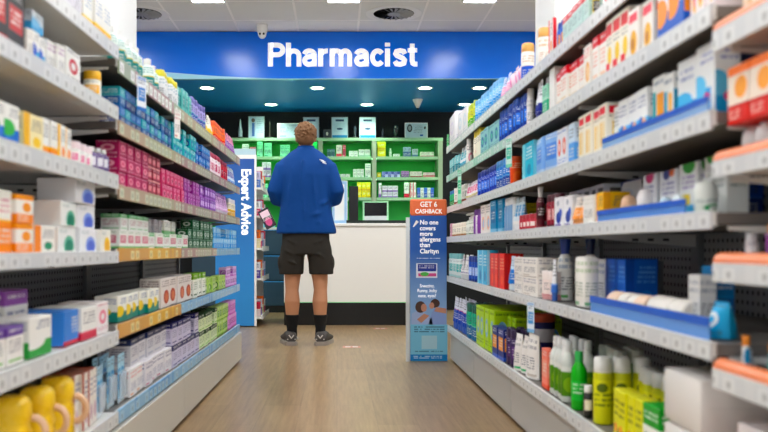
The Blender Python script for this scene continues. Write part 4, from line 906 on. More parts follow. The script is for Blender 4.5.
def bxs(px0, px1, lev, n, h, m, desc, kind='carton', d=.06, layers=1):
    """medicine boxes on a dispensary shelf"""
    X0, X1 = (px0-337)/82.3, (px1-337)/82.3; st = (X1-X0)/n; z = [2.11, 1.885, 1.635, 1.39][lev]
    h = min(.185/layers, h*(1.2 if layers == 1 else 1.1))
    sn = ['top of', 'first shelf of', 'second shelf of', 'lowest shelf of'][lev]
    for k in range(layers):
        for i in range(n):
            mm = m[(i+k) % len(m)] if isinstance(m, list) else m
            parts = shape(kind, d, st*.92, h, mm, 'f4f4f2') if kind == 'carton' else shape(kind, st*.92, st*.92, h, mm, 'f4f4f2')
            o = new_obj('medicine_box' if kind == 'carton' else 'medicine_bottle', parts[0][1], None, (X0+st*(i+.5), 9.93, z+.0006+k*(h+.0008)), (0, 0, random.uniform(-.04, .04)))
            for pn_, pm in parts[1:]: new_obj(pn_, pm, o)
            wd = '' if n == 1 else ', ' + (['', 'second ', 'third ', 'fourth ', 'fifth ', 'sixth ', 'seventh ', 'eighth ', 'ninth '][i] + ('leftmost' if i == 0 else 'from left'))
            tier = '' if layers == 1 else (' lower' if k == 0 else ' upper')
            lab = desc + wd + tier + ', ' + sn + ' green shelving'
            if lab in USED: print('DUP', lab)
            USED.add(lab); tag(o, lab, 'box' if kind == 'carton' else 'bottle', desc + ' on the ' + sn + ' green shelving' if n*layers > 1 else None)
MINT = D('text', '9fe8c4', '3cae7c'); WH = D('text', 'f0f4f0', '7c9ca0'); YL = D('panel', 'f0dc28', 'f4e870', 'e0b81c'); PU = D('base', 'e8e0f0', '8c6cb8', 'c8b0dc')
bxs(242, 249, 1, 1, .13, WH, 'white carton'); bxs(250, 256, 1, 2, .1, D('text', 'f0a0a0', 'd06c6c'), 'pink carton'); bxs(257, 263, 1, 1, .17, MINT, 'tall mint carton'); bxs(264, 272, 1, 1, .14, MINT, 'wide mint carton')
bxs(280, 290, 1, 2, .12, MINT, 'pale mint carton'); bxs(311, 317.5, 1, 1, .17, D('text', '5ce08c', '2c9c5c'), 'bright green carton')
bxs(327, 335, 1, 2, .08, D('text', '3c6470', 'a0c8d0'), 'dark teal carton'); bxs(336, 342, 1, 1, .12, D('base', 'f0e4e4', 'd04c5c'), 'white and red carton'); bxs(342.5, 346, 1, 1, .12, D('text', 'c84c64', 'f0c0c8'), 'crimson carton')
bxs(349, 358, 1, 2, .06, WH, 'low white carton'); bxs(358.5, 370, 1, 2, .075, D('base', 'f0f4f0', 'a8c8b8'), 'white carton with grey base')
bxs(377, 386, 1, 1, .09, YL, 'yellow carton', layers=2); bxs(389, 392, 1, 1, .09, WH, 'small white bottle', 'bottle'); bxs(393, 400, 1, 1, .03, WH, 'flat white carton'); bxs(403, 411, 1, 2, .1, D('half', 'a8c0d8', '4c6ca0', '2c4c80'), 'grey blue carton')
bxs(412, 418, 1, 1, .08, D('base', 'b8c8d0', '5c7ca0'), 'blue grey carton'); bxs(420, 434, 1, 4, .05, D('base', 'e8ece0', 'c88c98'), 'low pale carton')
bxs(262, 271, 2, 2, .1, PU, 'lilac carton', layers=2); bxs(336, 350, 2, 3, .035, WH, 'flat white carton stack'); bxs(353, 364, 2, 3, .085, WH, 'white carton'); bxs(365, 371, 2, 1, .14, WH, 'tall white carton')
bxs(377, 381, 2, 1, .05, YL, 'small yellow carton'); bxs(382, 400, 2, 6, .06, [D('half', '8c9ce0', '3c50a8', 'e0e0f4'), D('half', '5c6cc0', 'c0c8f0', 'e0e0f4')], 'blue and lilac carton'); bxs(401, 409, 2, 3, .065, D('half', 'b88cc8', '6c3c8c', 'e0c8e8'), 'purple carton')
bxs(410, 422, 2, 4, .06, D('base', 'f0e8e4', 'a83c54', '4cac6c'), 'white carton with red base'); bxs(423, 435, 2, 4, .05, D('half', 'f0e0e0', 'c85c68', 'f0f0f0'), 'pink red carton')
bxs(262, 268, 3, 1, .14, MINT, 'mint carton'); bxs(269, 277, 3, 1, .12, WH, 'white carton left of man')
bxs(357, 370.5, 3, 3, .085, YL, 'yellow carton', layers=2); bxs(378.5, 381.5, 3, 1, .15, PU, 'tall lilac carton'); bxs(382, 398, 3, 3, .065, PU, 'lilac carton', layers=2)
bxs(404, 409, 3, 1, .17, D('base', 'f0f0f0', 'c83c4c'), 'tall white carton'); bxs(409.5, 416, 3, 2, .18, D('side', 'f0ecec', 'cc3c50', 'e8a0a8'), 'white and red carton'); bxs(417, 434, 3, 5, .1, [D('half', '4c78d8', '2c50b0', 'a8c0f0'), WH], 'blue carton')
# framed certificates and ornaments on top of the shelving (base z 2.114)
def framed(px0, px1, h, items, lab, cat='certificate', fc='9cacb8', base='b4c8d4'):
    X0, X1 = (px0-337)/82.3, (px1-337)/82.3; w_ = X1-X0
    t = tag(empty('framed_certificate', ((X0+X1)/2, 9.95, 2.114)), lab, cat, 'framed certificates on top of the green shelving')
    m = print_mat('paper_'+lab[:24], base, items, rough=.5)
    a = new_obj('paper', box_me('paper', -w_/2+.008, w_/2-.008, -.002, .002, .008, h-.008, m), t)
    new_obj('frame', boxes_me('frame', [(-w_/2, w_/2, -.005, .008, 0, .009), (-w_/2, w_/2, -.005, .008, h-.009, h), (-w_/2, -w_/2+.009, -.005, .008, .009, h-.009), (w_/2-.009, w_/2, -.005, .008, .009, h-.009)], cm(fc)), t)
    t.rotation_euler = (math.radians(-4), 0, 0)
TX = ('t', .12, .3, .88, .72, '9cb4c4', 8)
framed(248, 264, .275, [('r', .08, 0, .48, 1, 'a8b8cc'), ('e', .16, .74, .4, .94, '5c4c48'), ('r', .2, .08, .38, .72, '3c5c94'), ('t', .52, .2, .94, .9, '8094ac', 7)], 'white poster card with a figure in blue, leftmost frame', 'poster')
framed(277, 299, .19, [('t', .1, .35, .9, .88, '8494a4', 5), ('r', .1, .1, .4, .16, '5c6c7c')], 'wide landscape certificate just left of the man', fc='e4ecf0')
framed(303, 319, .265, [('r', .2, .82, .8, .92, '3c4c6c'), TX], 'upright certificate directly behind the head of the man')
framed(331.5, 348, .265, [('r', .22, .82, .78, .92, '2c4464'), TX, ('r', .0, 0, 1, .14, '3c7cac'), ('e', .3, .4, .7, .5, '2c4464')], 'upright certificate with blue foot, nearest right of the man')
framed(359.5, 376, .265, [('r', .22, .82, .78, .92, '2c4464'), TX, ('r', .0, 0, 1, .12, '4c8cbc'), ('e', .3, .4, .7, .5, '2c4464')], 'upright certificate with blue foot above the shelf divider')
framed(405, 428, .195, [('e', .08, .4, .32, .94, '20262c'), ('e', .13, .5, .27, .85, '94a0a4'), ('t', .38, .3, .8, .85, '7c8894', 5), ('e', .86, .6, .95, .8, '2c3034'), ('r', .68, .12, .82, .24, '2c5ca0')], 'landscape certificate with round dark seal, rightmost frame', fc='eceef0')
def trophy(px, h, lab, col, prof, two=None):
    t = tag(empty('trophy', ((px-337)/82.3, 9.95, 2.114)), lab, 'trophy')
    bm = bmesh.new(); lathe(bm, [(.04, 0), (.04, .015), (.03, .02)], 16); new_obj('base', fin(bm, 'base', dark_p, True), t)
    bm = bmesh.new(); lathe(bm, [(r, .02+z*(h-.02)) for r, z in prof], 12, .6); new_obj('body', fin(bm, 'body', mat('glass_'+col, col, .12, spec=.9), True), t)
trophy(240, .24, 'pale pointed glass award at the left end', 'b4c4cc', [(.04, 0), (.045, .3), (.025, .6), (.01, .95), (.002, 1)])
trophy(269.5, .21, 'slim gold-topped award between poster and landscape certificate', '4c4a44', [(.02, 0), (.008, .2), (.006, .7), (.018, .85), (.004, 1)])
trophy(355, .15, 'low dark glass award between two upright certificates', '323c42', [(.03, 0), (.035, .8), (.02, 1)])
trophy(383, .11, 'small dark glass award right of the shelf divider', '2c343a', [(.025, 0), (.022, .8), (.015, 1)])
trophy(396, .17, 'round dark glass award left of the rightmost frame', '262e34', [(.02, 0), (.06, .35), (.07, .6), (.05, .9), (.01, 1)])
t = tag(empty('picture_frame', (-.12, 9.95, 2.114)), 'small dark picture frame right of the head of the man', 'picture frame')
new_obj('picture', box_me('picture', -.035, .035, -.002, .002, .01, .1, print_mat('tiny_pic', '3c4448', [('e', .3, .3, .7, .8, 'c8c4b8')])), t)
new_obj('frame', boxes_me('frame', [(-.045, .045, -.004, .006, 0, .01), (-.045, .045, -.004, .006, .1, .11), (-.045, -.035, -.004, .006, .01, .1), (.035, .045, -.004, .006, .01, .1)], mat('dark_frame', '4c5054', .4)), t)
# dark drawers under the shelving
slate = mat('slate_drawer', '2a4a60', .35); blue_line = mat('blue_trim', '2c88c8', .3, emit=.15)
t = tag(empty('drawer_unit', (-1.75, 9.84, 0)), 'dark slate drawer unit with blue lines behind the counter', 'drawers')
new_obj('body', box_me('body', 0, 2.98, .02, .34, .0, 1.0, mat('slate_body', '121a20', .4)), t)
for i in range(2):
    x0, x1 = i*1.49, i*1.49+1.48
    for k in range(3):
        z0 = .08+.31*k
        o = new_obj('drawer', box_me('drawer', x0+.002, x1-.002, 0, .018, z0+.004, z0+.3, slate, .002), t)
        new_obj('handle_rail', box_me('handle_rail', x0+.004, x1-.004, -.004, .0, z0+.288, z0+.3, blue_line), o)
new_obj('worktop', box_me('worktop', -.01, 2.99, -.03, .34, 1.0, 1.03, mat('worktop_cream', 'd8e4dc', .4)), t)
t = tag(new_obj('cyan_packet', shape('carton', .1, .14, .07, D('text', '8cdce8', '3c9cb8'))[0][1], None, (-.83, 9.98, 1.031)), 'pale cyan packet lying on the back worktop', 'packet')

# ------------------------------------------------------------------ counter
lam = mat('white_laminate', 'f1f0ea', .35); 
t = tag(empty('counter', (-.535, 8.24, 0)), 'white fronted dispensary counter with black plinth', 'counter')
new_obj('front_panel', box_me('front_panel', 0, 1.25, 0, .025, .235, 1.0, lam, .002), t)
new_obj('carcass', box_me('carcass', .01, 1.24, .025, .6, .11, 1.0, mat('carcass_grey', 'b8bab8', .5)), t)
new_obj('plinth', box_me('plinth', .0, 1.23, .012, .58, 0, .232, mat('black_plinth', '101112', .3)), t)
new_obj('worktop', box_me('worktop', -.02, 1.27, -.015, .62, 1.0, 1.03, mat('worktop_white', 'eeeeea', .3), .003), t)
new_obj('upstand', box_me('upstand', .63, 1.25, .03, .05, 1.03, 1.062, mat('dark_upstand', '14221c', .35)), t)
new_obj('light_edge', boxes_me('light_edge', [(0, 1.25, -.004, 0, .228, .235), (1.251, 1.257, -.002, .006, .235, 1.0)], led), t)
# low sliding gate beside the counter
t = tag(empty('display_card', (.025, 8.32, 1.031)), 'white card with pale blue border standing on the counter', 'card')
new_obj('frame', boxes_me('frame', [(-.075, .075, 0, .01, 0, .03), (-.075, .075, 0, .01, .4, .43), (-.075, -.05, 0, .01, .03, .4), (.05, .075, 0, .01, .03, .4)], mat('card_blue', '9cc8f0', .35)), t)
new_obj('sheet', box_me('sheet', -.05, .05, .002, .008, .03, .4, mat('sheet_white', 'eef3f6', .5)), t)
new_obj('border', boxes_me('border', [(-.08, .082, -.001, .011, .43, .436), (.075, .082, -.001, .011, 0, .43)], white_p), t)
t = tag(empty('till_screen', (.17, 8.45, 1.031)), 'narrow black till screen seen edge on beside the display card', 'screen')
new_obj('body', box_me('body', -.045, .05, 0, .06, .0, .39, mat('till_black', '08090b', .3), .004), t)
new_obj('stand', box_me('stand', -.03, .035, .06, .12, .0, .2, dark_p, .003), t)
t = tag(empty('counter_monitor', (.405, 8.55, 1.031)), 'small black monitor in a pale green frame on the counter', 'monitor')
new_obj('frame', boxes_me('frame', [(-.135, .135, 0, .03, 0, .012), (-.135, .135, 0, .03, .225, .24), (-.135, -.118, 0, .03, .012, .225), (.118, .135, 0, .03, .012, .225)], mat('frame_green', 'a4e8b4', .4)), t)
new_obj('screen', box_me('screen', -.118, .118, .006, .024, .085, .225, mat('screen_black', '050607', .15)), t)
new_obj('lower_panel', box_me('lower_panel', -.118, .118, .004, .026, .012, .085, mat('panel_grey', 'ccd2d4', .4)), t)

# ------------------------------------------------------------------ Expert Advice stand
exp_b = mat('expert_blue', '1c74cc', .4)
t = tag(empty('advice_stand', (-1.2, 8.05, 0)), 'blue end panel stand reading Expert Advice down its side', 'display stand')
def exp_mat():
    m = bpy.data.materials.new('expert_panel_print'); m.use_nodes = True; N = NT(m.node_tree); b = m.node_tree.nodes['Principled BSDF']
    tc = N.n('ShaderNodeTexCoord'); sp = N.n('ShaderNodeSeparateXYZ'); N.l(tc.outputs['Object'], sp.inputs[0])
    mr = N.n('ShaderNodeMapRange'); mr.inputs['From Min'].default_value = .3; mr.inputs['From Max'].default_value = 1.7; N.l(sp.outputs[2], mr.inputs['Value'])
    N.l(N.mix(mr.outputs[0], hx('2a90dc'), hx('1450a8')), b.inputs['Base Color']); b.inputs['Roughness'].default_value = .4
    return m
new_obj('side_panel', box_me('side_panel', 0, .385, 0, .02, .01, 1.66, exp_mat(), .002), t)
new_obj('panel_border', boxes_me('panel_border', [(.385, .405, -.002, .022, .01, 1.70), (0, .385, -.002, .022, 1.66, 1.70)], white_p), t)
text('lettering', 'Expert Advice', .132, white_em, t, (.3, -.003, 1.235), (PI/2, PI/2, 0), bold=.0045, sx=.86, ext=.001)
new_obj('header', box_me('header', 0, .4, .0, .02, 1.70, 1.76, mat('header_pale', 'b8d8e4', .4)), t)
new_obj('back_panel', box_me('back_panel', 0, .02, .022, .8, .01, 1.66, white_p), t)
new_obj('far_panel', box_me('far_panel', 0, .4, .8, .82, .01, 1.66, white_p), t)
ez = [.1, .48, .78, 1.1, 1.38]
for z in ez:
    new_obj('shelf', boxes_me('shelf', [(.02, .455, .022, .8, z-.02, z), (.455, .462, .022, .8, z-.03, z+.02)], steel_l), t)
cols = [('c83c50', 'f0e0e0'), ('e8e8f0', '5c4c98'), ('e87c3c', 'f4e8c0'), ('f0f0f0', 'c84c70'), ('d8d0e8', '6c88c8')]
for li, z in enumerate(ez):
    for i in range(4):
        a, b_ = cols[(li+i) % 5]; h = .14+.02*((i+li) % 3)
        parts = shape('carton', .09, .1, h, D('half', a, b_, 'ffffff'))
        o = new_obj('carton', parts[0][1], None, (-1.2+.385, 8.05+.1+.17*i, z+.0006))
        tag(o, '%s carton, %s, %s shelf of the Expert Advice stand' % (['red and white', 'pale violet', 'orange and cream', 'white and rose', 'lilac blue'][(li+i) % 5], ['nearest', 'second nearest', 'third nearest', 'farthest'][i], ['lowest', 'second lowest', 'middle', 'second highest', 'topmost'][li]), 'box', 'cartons on the Expert Advice stand')
t = tag(new_obj('magazine', box_me('magazine', -.055, .055, -.004, .004, -.1, .1, print_mat('magazine_cover', '2c2430', [('r', .1, .6, .9, .9, 'e8d0dc'), ('e', .2, .1, .8, .55, 'c85c88'), ('t', .1, .4, .9, .6, 'f4f4f4', 3)])), None, (-.685, 8.0, 1.07), (math.radians(-8), math.radians(-28), 0)), 'leaflet pack leaning out from the side of the Expert Advice stand', 'leaflet')

# ------------------------------------------------------------------ cashback poster stand at the right end
t = tag(empty('poster_stand', (.628, 5.60, 0), 0), 'tall blue poster stand with orange cashback header at the right shelf end', 'display stand')
PW, PY = .125, 0
def sky_mat():
    m = bpy.data.materials.new('poster_sky'); m.use_nodes = True; N = NT(m.node_tree); b = m.node_tree.nodes['Principled BSDF']
    tc = N.n('ShaderNodeTexCoord'); sp = N.n('ShaderNodeSeparateXYZ'); N.l(tc.outputs['Object'], sp.inputs[0])
    cr = N.n('ShaderNodeValToRGB'); e = cr.color_ramp.elements
    mr = N.n('ShaderNodeMapRange'); mr.inputs['From Min'].default_value = .35; mr.inputs['From Max'].default_value = 1.05; N.l(sp.outputs[2], mr.inputs['Value']); N.l(mr.outputs[0], cr.inputs[0])
    e[0].color = hx('8cb4e0'); e[1].color = hx('1c5cb4'); e[1].position = .6
    N.l(cr.outputs[0], b.inputs['Base Color']); b.inputs['Roughness'].default_value = .4
    return m
new_obj('board', box_me('board', -PW, PW, 0, .03, .01, 1.03, sky_mat(), .002), t)
new_obj('side_wing', boxes_me('side_wing', [(-PW-.028, -PW-.004, .004, .03, 0, .99)], mat('wing_white', 'd8dee0', .45)), t)
bm = bmesh.new(); bx(bm, -PW-.002, PW+.002, -.004, .02, 1.0, 1.115, 0, .012); h_ = new_obj('header', fin(bm, 'header', mat('header_orange', 'f0703c', .4)), t)
text('header_lettering', 'GET 6', .05, white_em, h_, (0, -.006, 1.078), bold=.0006, sx=.9)
text('header_lettering', 'CASHBACK', .042, white_em, h_, (0, -.006, 1.03), bold=.0006, sx=.85)
for i, (s_, z) in enumerate((('No one', .955), ('covers', .915), ('more', .877), ('allergens', .838), ('than', .80), ('Clarityn', .757))):
    text('lettering', s_, .044, white_em, t, (-.06, -.002, z), bold=.0009, sx=.92, align='LEFT')
bm = bmesh.new(); tube(bm, [(-.105, -.001, .925), (-.075, -.001, .965)], [.004, .011], 8, sy=.2); new_obj('white_stroke', fin(bm, 'white_stroke', white_p), t)
new_obj('small_print', box_me('small_print', -.08, .08, -.001, 0, .7, .712, print_mat('small_print', '1c5cb4', [('t', 0, 0, 1, 1, 'e8f0f8', 1)])), t)
pk = new_obj('product_picture', box_me('product_picture', -.085, .06, -.002, 0, .575, .675, print_mat('pack_picture', 'e8ecf4', [('r', .08, .45, .95, .95, '2c3c8c'), ('r', .1, .1, .95, .32, 'c85c8c'), ('e', .2, .12, .6, .4, '6cb468'), ('t', .15, .6, .85, .85, 'e8e8f4', 2)])), t)
for s_, z in (('Sneezing,', .52), ('Runny, itchy', .487), ('nose, eyes?', .452)):
    text('lettering', s_, .032, white_em, t, (-.01, -.002, z), bold=.0004, sx=.85)
# picture of a woman holding up a child, printed flat
bm = bmesh.new()
def flat(c, r, mi, y=-.0015):
    vs = [bm.verts.new((c[0]+math.cos(2*PI*i/20)*r[0], y, c[1]+math.sin(2*PI*i/20)*r[1])) for i in range(20)]; f = bm.faces.new(vs); f.material_index = mi
    bmesh.ops.recalc_face_normals(bm, faces=[f])
    if f.normal.y > 0: f.normal_flip()
def poly(pts, mi, y=-.0012):
    f = bm.faces.new([bm.verts.new((p[0], y, p[1])) for p in pts]); f.material_index = mi; f.normal_update()
    if f.normal.y > 0: f.normal_flip()
poly([(-.118, .255), (-.115, .33), (-.06, .36), (-.02, .33), (.02, .3), (.03, .255)], 0)
poly([(.0, .255), (.02, .33), (.045, .375), (.1, .36), (.12, .3), (.12, .255)], 1)
flat((-.055, .375), (.036, .04), 2, -.0016); flat((-.032, .37), (.02, .028), 3, -.0018)
flat((.045, .4), (.032, .03), 2, -.0016); flat((.022, .385), (.017, .022), 3, -.0018)
poly([(.04, .345), (.12, .33), (.122, .365), (.05, .375)], 3, -.002)
poly([(-.08, .29), (-.03, .33), (.005, .315), (-.05, .265)], 3, -.002)
new_obj('photo_print', fin(bm, 'photo_print', [cm('a4b8e0'), cm('8ca4d8'), cm('4a2e24'), cm('c88c70')]), t)
lowp = new_obj('info_panel', box_me('info_panel', -PW+.001, PW+.004, -.006, 0, .005, .255, print_mat('info_panel_print', '8cc4dc', [('r', 0, 0, 1, .18, '2c80c0'), ('t', .1, .76, .92, .95, '24405c', 3), ('t', .12, .22, .88, .28, '3c5c78', 1), ('t', .08, .05, .85, .14, 'd8ecf8', 2), ('r', .3, .33, .72, .7, 'b4d4e0')])), t)

# ------------------------------------------------------------------ floor markers
rd = mat('marker_red', 'd86a5c', .4)
for x, y, w_, h_, lab in ((.115, 6.43, .14, .12, 'faint red and white floor marker nearer the camera'), (.42, 7.9, .13, .13, 'faint red and white floor marker by the counter')):
    t = tag(empty('floor_marker', (x, y, 0)), lab, 'floor sticker')
    new_obj('patch', box_me('patch', -w_/2, w_/2, -h_/2, h_/2, .0003, .0008, mat('marker_pink', 'dc9a88', .4)), t)
    new_obj('white_mark', boxes_me('white_mark', [(-w_*.36, -w_*.06, -h_*.22, h_*.22, .0009, .0012), (w_*.06, w_*.36, -h_*.22, h_*.22, .0009, .0012)], white_p), t)

# ------------------------------------------------------------------ the man at the counter, seen from behind
skin = mat('skin', 'c68c68', .55, bump=.15, bscale=40, spec=.3)
jac = mat('jacket_blue', '04438c', .75, bump=.5, bscale=9, spec=.2)
sho = mat('shorts_charcoal', '33302c', .8, bump=.5, bscale=14, spec=.2)
hairm = mat('hair_brown', '79563a', .7, bump=1.0, bscale=110, spec=.25)
sock = mat('sock_black', '0e0e10', .9); shoe_m = mat('shoe_grey', '4a4644', .6, bump=.3, bscale=60)
man = tag(empty('person', (-.252, 6.60, 0)), 'man seen from behind in blue jacket, dark shorts and black socks at the counter', 'person')
def body_obj(name, bm, m, vox, parent=man, smooth=5, fac=.6):
    bmesh.ops.recalc_face_normals(bm, faces=bm.faces)
    me = fin(bm, name, m, True); o = new_obj(name, me, parent)
    r = o.modifiers.new('remesh', 'REMESH'); r.mode = 'VOXEL'; r.voxel_size = vox; r.use_smooth_shade = True
    s = o.modifiers.new('smooth', 'SMOOTH'); s.iterations = smooth; s.factor = fac
    return o
LX, RX = -.112, .118
bm = bmesh.new()
# pelvis, torso, neck
loft(bm, [(0, 0, .80, .15, .10), (0, 0, .92, .165, .11), (0, 0, 1.08, .15, .10), (0, 0, 1.28, .165, .11), (0, 0, 1.4, .17, .105), (0, 0, 1.47, .14, .085), (0, 0, 1.53, .07, .06)], 24, 2.2)
tube(bm, [(0, 0, 1.46), (0, .0, 1.55), (0, .012, 1.64)], [.066, .058, .056], 16)
# legs: hip, thigh, knee, calf, ankle
for sx, hx_ in ((LX, -.085), (RX, .085)):
    tube(bm, [(hx_, 0, .86), (hx_*1.15, .005, .7), (sx*.98, .012, .52), (sx, .0, .44), (sx*.97, -.018, .35), (sx*.98, -.012, .25), (sx, .0, .12), (sx, .005, .06)],
         [.095, .085, .062, .054, .062, .052, .037, .038], 18)
    tube(bm, [(sx, -.03, .045), (sx+.01*math.copysign(1, sx), .08, .035), (sx+.018*math.copysign(1, sx), .17, .03)], [.034, .036, .026], 12)
# arms bent, hands meeting in front
for q in (-1, 1):
    S, E, Wr = Vector((q*.175, 0, 1.44)), Vector((q*.255, -.02, 1.225)), Vector((q*.11, .235, 1.16))
    tube(bm, [S, S.lerp(E, .5), E, E.lerp(Wr, .35), Wr], [.055, .048, .038, .04, .027], 14)
    # palm and five separate fingers
    P = Vector((q*.065, .3, 1.165)); ax = (P-Wr).normalized()
    tube(bm, [Wr, Wr.lerp(P, .5), P], [.026, .034, .033], 12, sy=.6)
    for i in range(4):
        off = Vector((0, 0, .028-.019*i)); b0 = P+off; ln = (.062, .07, .066, .052)[i]
        d1 = Vector((-q*.62, .75, -.05)).normalized(); d2 = Vector((-q*.95, .2, -.2)).normalized(); d3 = Vector((-q*.7, -.5, -.25)).normalized()
        p1 = b0+d1*ln*.5; p2 = p1+d2*ln*.35; tube(bm, [b0-ax*.02, b0, p1, p2, p2+d3*ln*.28], [.010, .0095, .009, .0085, .0075], 8)
    th = Wr.lerp(P, .35)+Vector((0, 0, .026)); tube(bm, [th, th+Vector((-q*.02, .02, .024)), th+Vector((-q*.045, .035, .026))], [.013, .0105, .009], 8)
# head: skull, jaw, nose, brow, mouth, ears
ball(bm, (0, .01, 1.69), (.074, .092, .088), 24); ball(bm, (0, .035, 1.635), (.057, .066, .062), 20)
ball(bm, (0, .078, 1.605), (.028, .02, .02), 12); tube(bm, [(0, .1, 1.69), (0, .116, 1.655), (0, .108, 1.648)], [.008, .013, .011], 10)
ball(bm, (0, .098, 1.622), (.022, .008, .005), 10); ball(bm, (0, .097, 1.613), (.02, .008, .006), 10); ball(bm, (0, .092, 1.705), (.045, .012, .009), 12)
for q in (-1, 1):
    ball(bm, (q*.077, .012, 1.665), (.009, .019, .031), 12); ball(bm, (q*.081, .006, 1.675), (.007, .016, .018), 10)
bo = body_obj('body', bm, skin, .0062, smooth=3, fac=.5)
eye = bmesh.new()
for q in (-1, 1): ball(eye, (q*.03, .09, 1.68), (.012, .01, .009), 12)
new_obj('eyes', fin(eye, 'eyes', cm('e8e4de')), man)
# hair: cap over skull and nape with tousled tufts
bm = bmesh.new(); rng = random.Random(3)
ball(bm, (0, -.008, 1.705), (.09, .102, .09), 24); ball(bm, (0, -.035, 1.66), (.077, .07, .062), 20)
for i in range(150):
    a = rng.uniform(0, 2*PI); e = rng.uniform(-.5, 1.5)
    p = Vector((math.cos(a)*math.cos(e)*.08, math.sin(a)*math.cos(e)*.096, math.sin(e)*.085))
    if p.y > .06 and p.z < .03: continue
    c = Vector((0, -.01, 1.702))+p; n = p.normalized()+Vector((rng.uniform(-.6, .6), -.2, rng.uniform(-.7, .6)))
    n.normalize(); tube(bm, [c-n*.008, c+n*.008, c+n*.022+Vector((0, 0, -.003))], [.009, .007, .003], 6)
body_obj('hair', bm, hairm, .0055, smooth=2, fac=.4)
# jacket
bm = bmesh.new()
loft(bm, [(.004, 0, .895, .244, .155), (.004, 0, .93, .242, .152), (0, -.002, 1.02, .22, .145), (0, -.004, 1.14, .2, .138), (0, -.004, 1.26, .2, .142), (0, -.004, 1.37, .202, .142), (0, 0, 1.44, .196, .132),
          (0, 0, 1.50, .178, .112), (0, 0, 1.54, .145, .095), (0, 0, 1.572, .098, .08), (0, .002, 1.592, .066, .066)], 32, 2.4)
for q in (-1, 1):
    tube(bm, [(q*.13, 0, 1.475), (q*.183, -.002, 1.425), (q*.212, -.012, 1.33), (q*.252, -.03, 1.235), (q*.235, .02, 1.18), (q*.18, .12, 1.165), (q*.125, .212, 1.16)], [.058, .072, .072, .062, .062, .056, .046], 18)
# folds: soft raised ridges across the back and hem
for x0, z0, x1, z1, r in ((-.02, 1.5, -.03, 1.15, .012), (.06, 1.4, .09, 1.05, .012), (-.1, 1.42, -.13, 1.1, .012), (.0, 1.02, .17, 1.08, .014), (.02, .97, .2, 1.0, .012), (-.2, 1.0, -.06, .94, .012), (-.01, 1.2, .0, .95, .013), (.1, 1.12, .19, 1.16, .012)):
    m_ = ((x0+x1)/2, (z0+z1)/2)
    yb = lambda x, z: -.146*math.sqrt(max(0, 1-(abs(x)/.225)**2.4))+.004
    tube(bm, [(x0, yb(x0, z0)+.004, z0), (m_[0], yb(*m_)-.003, m_[1]), (x1, yb(x1, z1)+.004, z1)], [.006, r*1.5, .006], 8)
jk = body_obj('jacket', bm, jac, .009, smooth=6, fac=.6)
# collar and chest logo mark
bm = bmesh.new(); loft(bm, [(0, 0, 1.565, .075, .07), (0, 0, 1.585, .07, .069), (0, .004, 1.603, .066, .066), (0, .004, 1.598, .06, .06)], 24, 2.1); new_obj('collar', fin(bm, 'collar', jac, True), jk)
bm = bmesh.new()
for k, (x, z, l) in enumerate(((.118, 1.478, .03), (.128, 1.468, .032), (.14, 1.455, .026))):
    tube(bm, [(x-.004, -.112+k*.000, z+.006), (x+l, -.1, z-.004)], [.004, .0045], 8)
new_obj('logo', fin(bm, 'logo', cm('e8eef4')), jk)
# shorts with cargo pockets
bm = bmesh.new()
loft(bm, [(0, 0, .73, .19, .125), (0, 0, .8, .195, .13), (0, 0, .9, .19, .125), (0, 0, .98, .17, .115)], 28, 2.3)
for q, sx in ((-1, LX), (1, RX)):
    loft(bm, [(sx*1.05, .005, .568, .098, .098), (sx*1.05, .005, .59, .1, .1), (sx*1.0, .0, .68, .098, .108), (sx*.93, 0, .77, .1, .118), (sx*.85, 0, .85, .09, .11)], 24, 2.4)
    ball(bm, (sx*1.05+q*.088, -.01, .66), (.022, .06, .06), 12)
for x0, z0, x1, z1 in ((-.15, .85, -.02, .79), (.02, .8, .14, .84), (-.17, .77, -.08, .72), (.07, .75, .16, .7), (-.14, .68, -.06, .65)):
    tube(bm, [(x0, -.11, z0), ((x0+x1)/2, -.122, (z0+z1)/2), (x1, -.112, z1)], [.003, .011, .003], 8)
sh_ = body_obj('shorts', bm, sho, .0085, smooth=4, fac=.6)
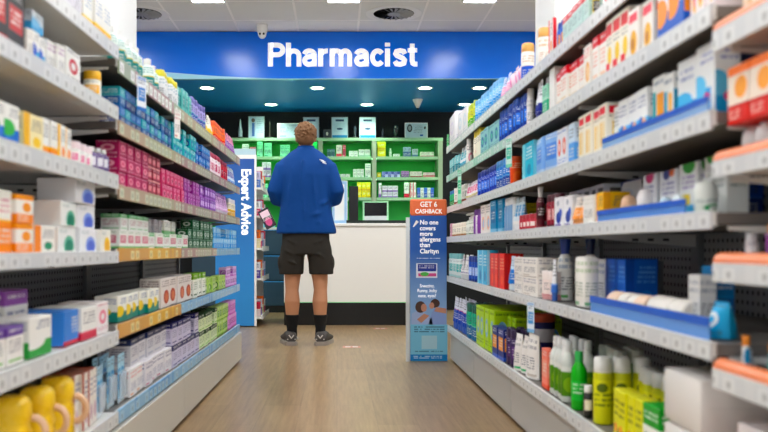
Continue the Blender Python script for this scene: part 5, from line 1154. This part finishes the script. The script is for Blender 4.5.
for q, sx in ((-1, LX), (1, RX)):
    bm = bmesh.new(); loft(bm, [(sx, -.002, .07, .043, .047), (sx, .0, .13, .041, .042), (sx, -.003, .17, .048, .049), (sx*.985, -.01, .225, .057, .059), (sx*.985, -.011, .24, .06, .062), (sx*.985, -.011, .243, .056, .058)], 20, 2); new_obj('sock', fin(bm, 'sock', sock, True), man)
    bm = bmesh.new(); fx = .06*q
    prof = [(-.085, .030, .050), (-.075, .040, .075), (-.03, .044, .095), (.02, .044, .09), (.07, .047, .068), (.12, .051, .055), (.165, .046, .045), (.19, .03, .032), (.2, .015, .026)]
    R_ = []
    for y, hw, ht in prof:
        ring = []
        for i in range(16):
            a = 2*PI*i/16; c, s = math.cos(a), math.sin(a)
            ring.append(bm.verts.new((sx+fx*(y+.085)/.28+hw*1.12*math.copysign(abs(c)**.7, c), y, .02+ (ht-.0)*max(0, (s+1)/2)**.8)))
        R_.append(ring)
    for k in range(len(R_)-1):
        for i in range(16):
            j = (i+1) % 16; bm.faces.new((R_[k][i], R_[k+1][i], R_[k+1][j], R_[k][j]))
    bm.faces.new(R_[0]); bm.faces.new(R_[-1][::-1]); bmesh.ops.recalc_face_normals(bm, faces=bm.faces)
    so = new_obj('shoe', fin(bm, 'shoe', shoe_m, True), man)
    bm = bmesh.new(); vs0 = []; vs1 = []
    pts = [(sx+fx*(y+.085)/.28-hw*1.22, y) for y, hw, _ in prof]+[(sx+fx*(y+.085)/.28+hw*1.22, y) for y, hw, _ in prof[::-1]]
    vs0 = [bm.verts.new((x, y-(.006 if y < -.08 else 0), .0)) for x, y in pts]; vs1 = [bm.verts.new((x, y-(.01 if y < -.08 else 0), .028 if y > -.05 else .032)) for x, y in pts]
    bm.faces.new(vs0); bm.faces.new(vs1[::-1])
    for i in range(len(pts)): bm.faces.new((vs0[i], vs0[(i+1) % len(pts)], vs1[(i+1) % len(pts)], vs1[i]))
    bmesh.ops.recalc_face_normals(bm, faces=bm.faces); new_obj('sole', fin(bm, 'sole', cm('a29b94')), so)
    bm = bmesh.new()
    for q2 in (-1, 1):
        tube(bm, [(sx+q2*.028, -.088, .05), (sx+q2*.046, -.05, .06), (sx+q2*.048, .0, .045), (sx+q2*.05+fx*.3, .06, .055)], [.005, .007, .006, .005], 6)
    tube(bm, [(sx-.02, -.09, .085), (sx, -.094, .06), (sx+.02, -.09, .085)], [.005, .006, .005], 6)
    new_obj('side_trim', fin(bm, 'side_trim', cm('c8c4c0')), so)
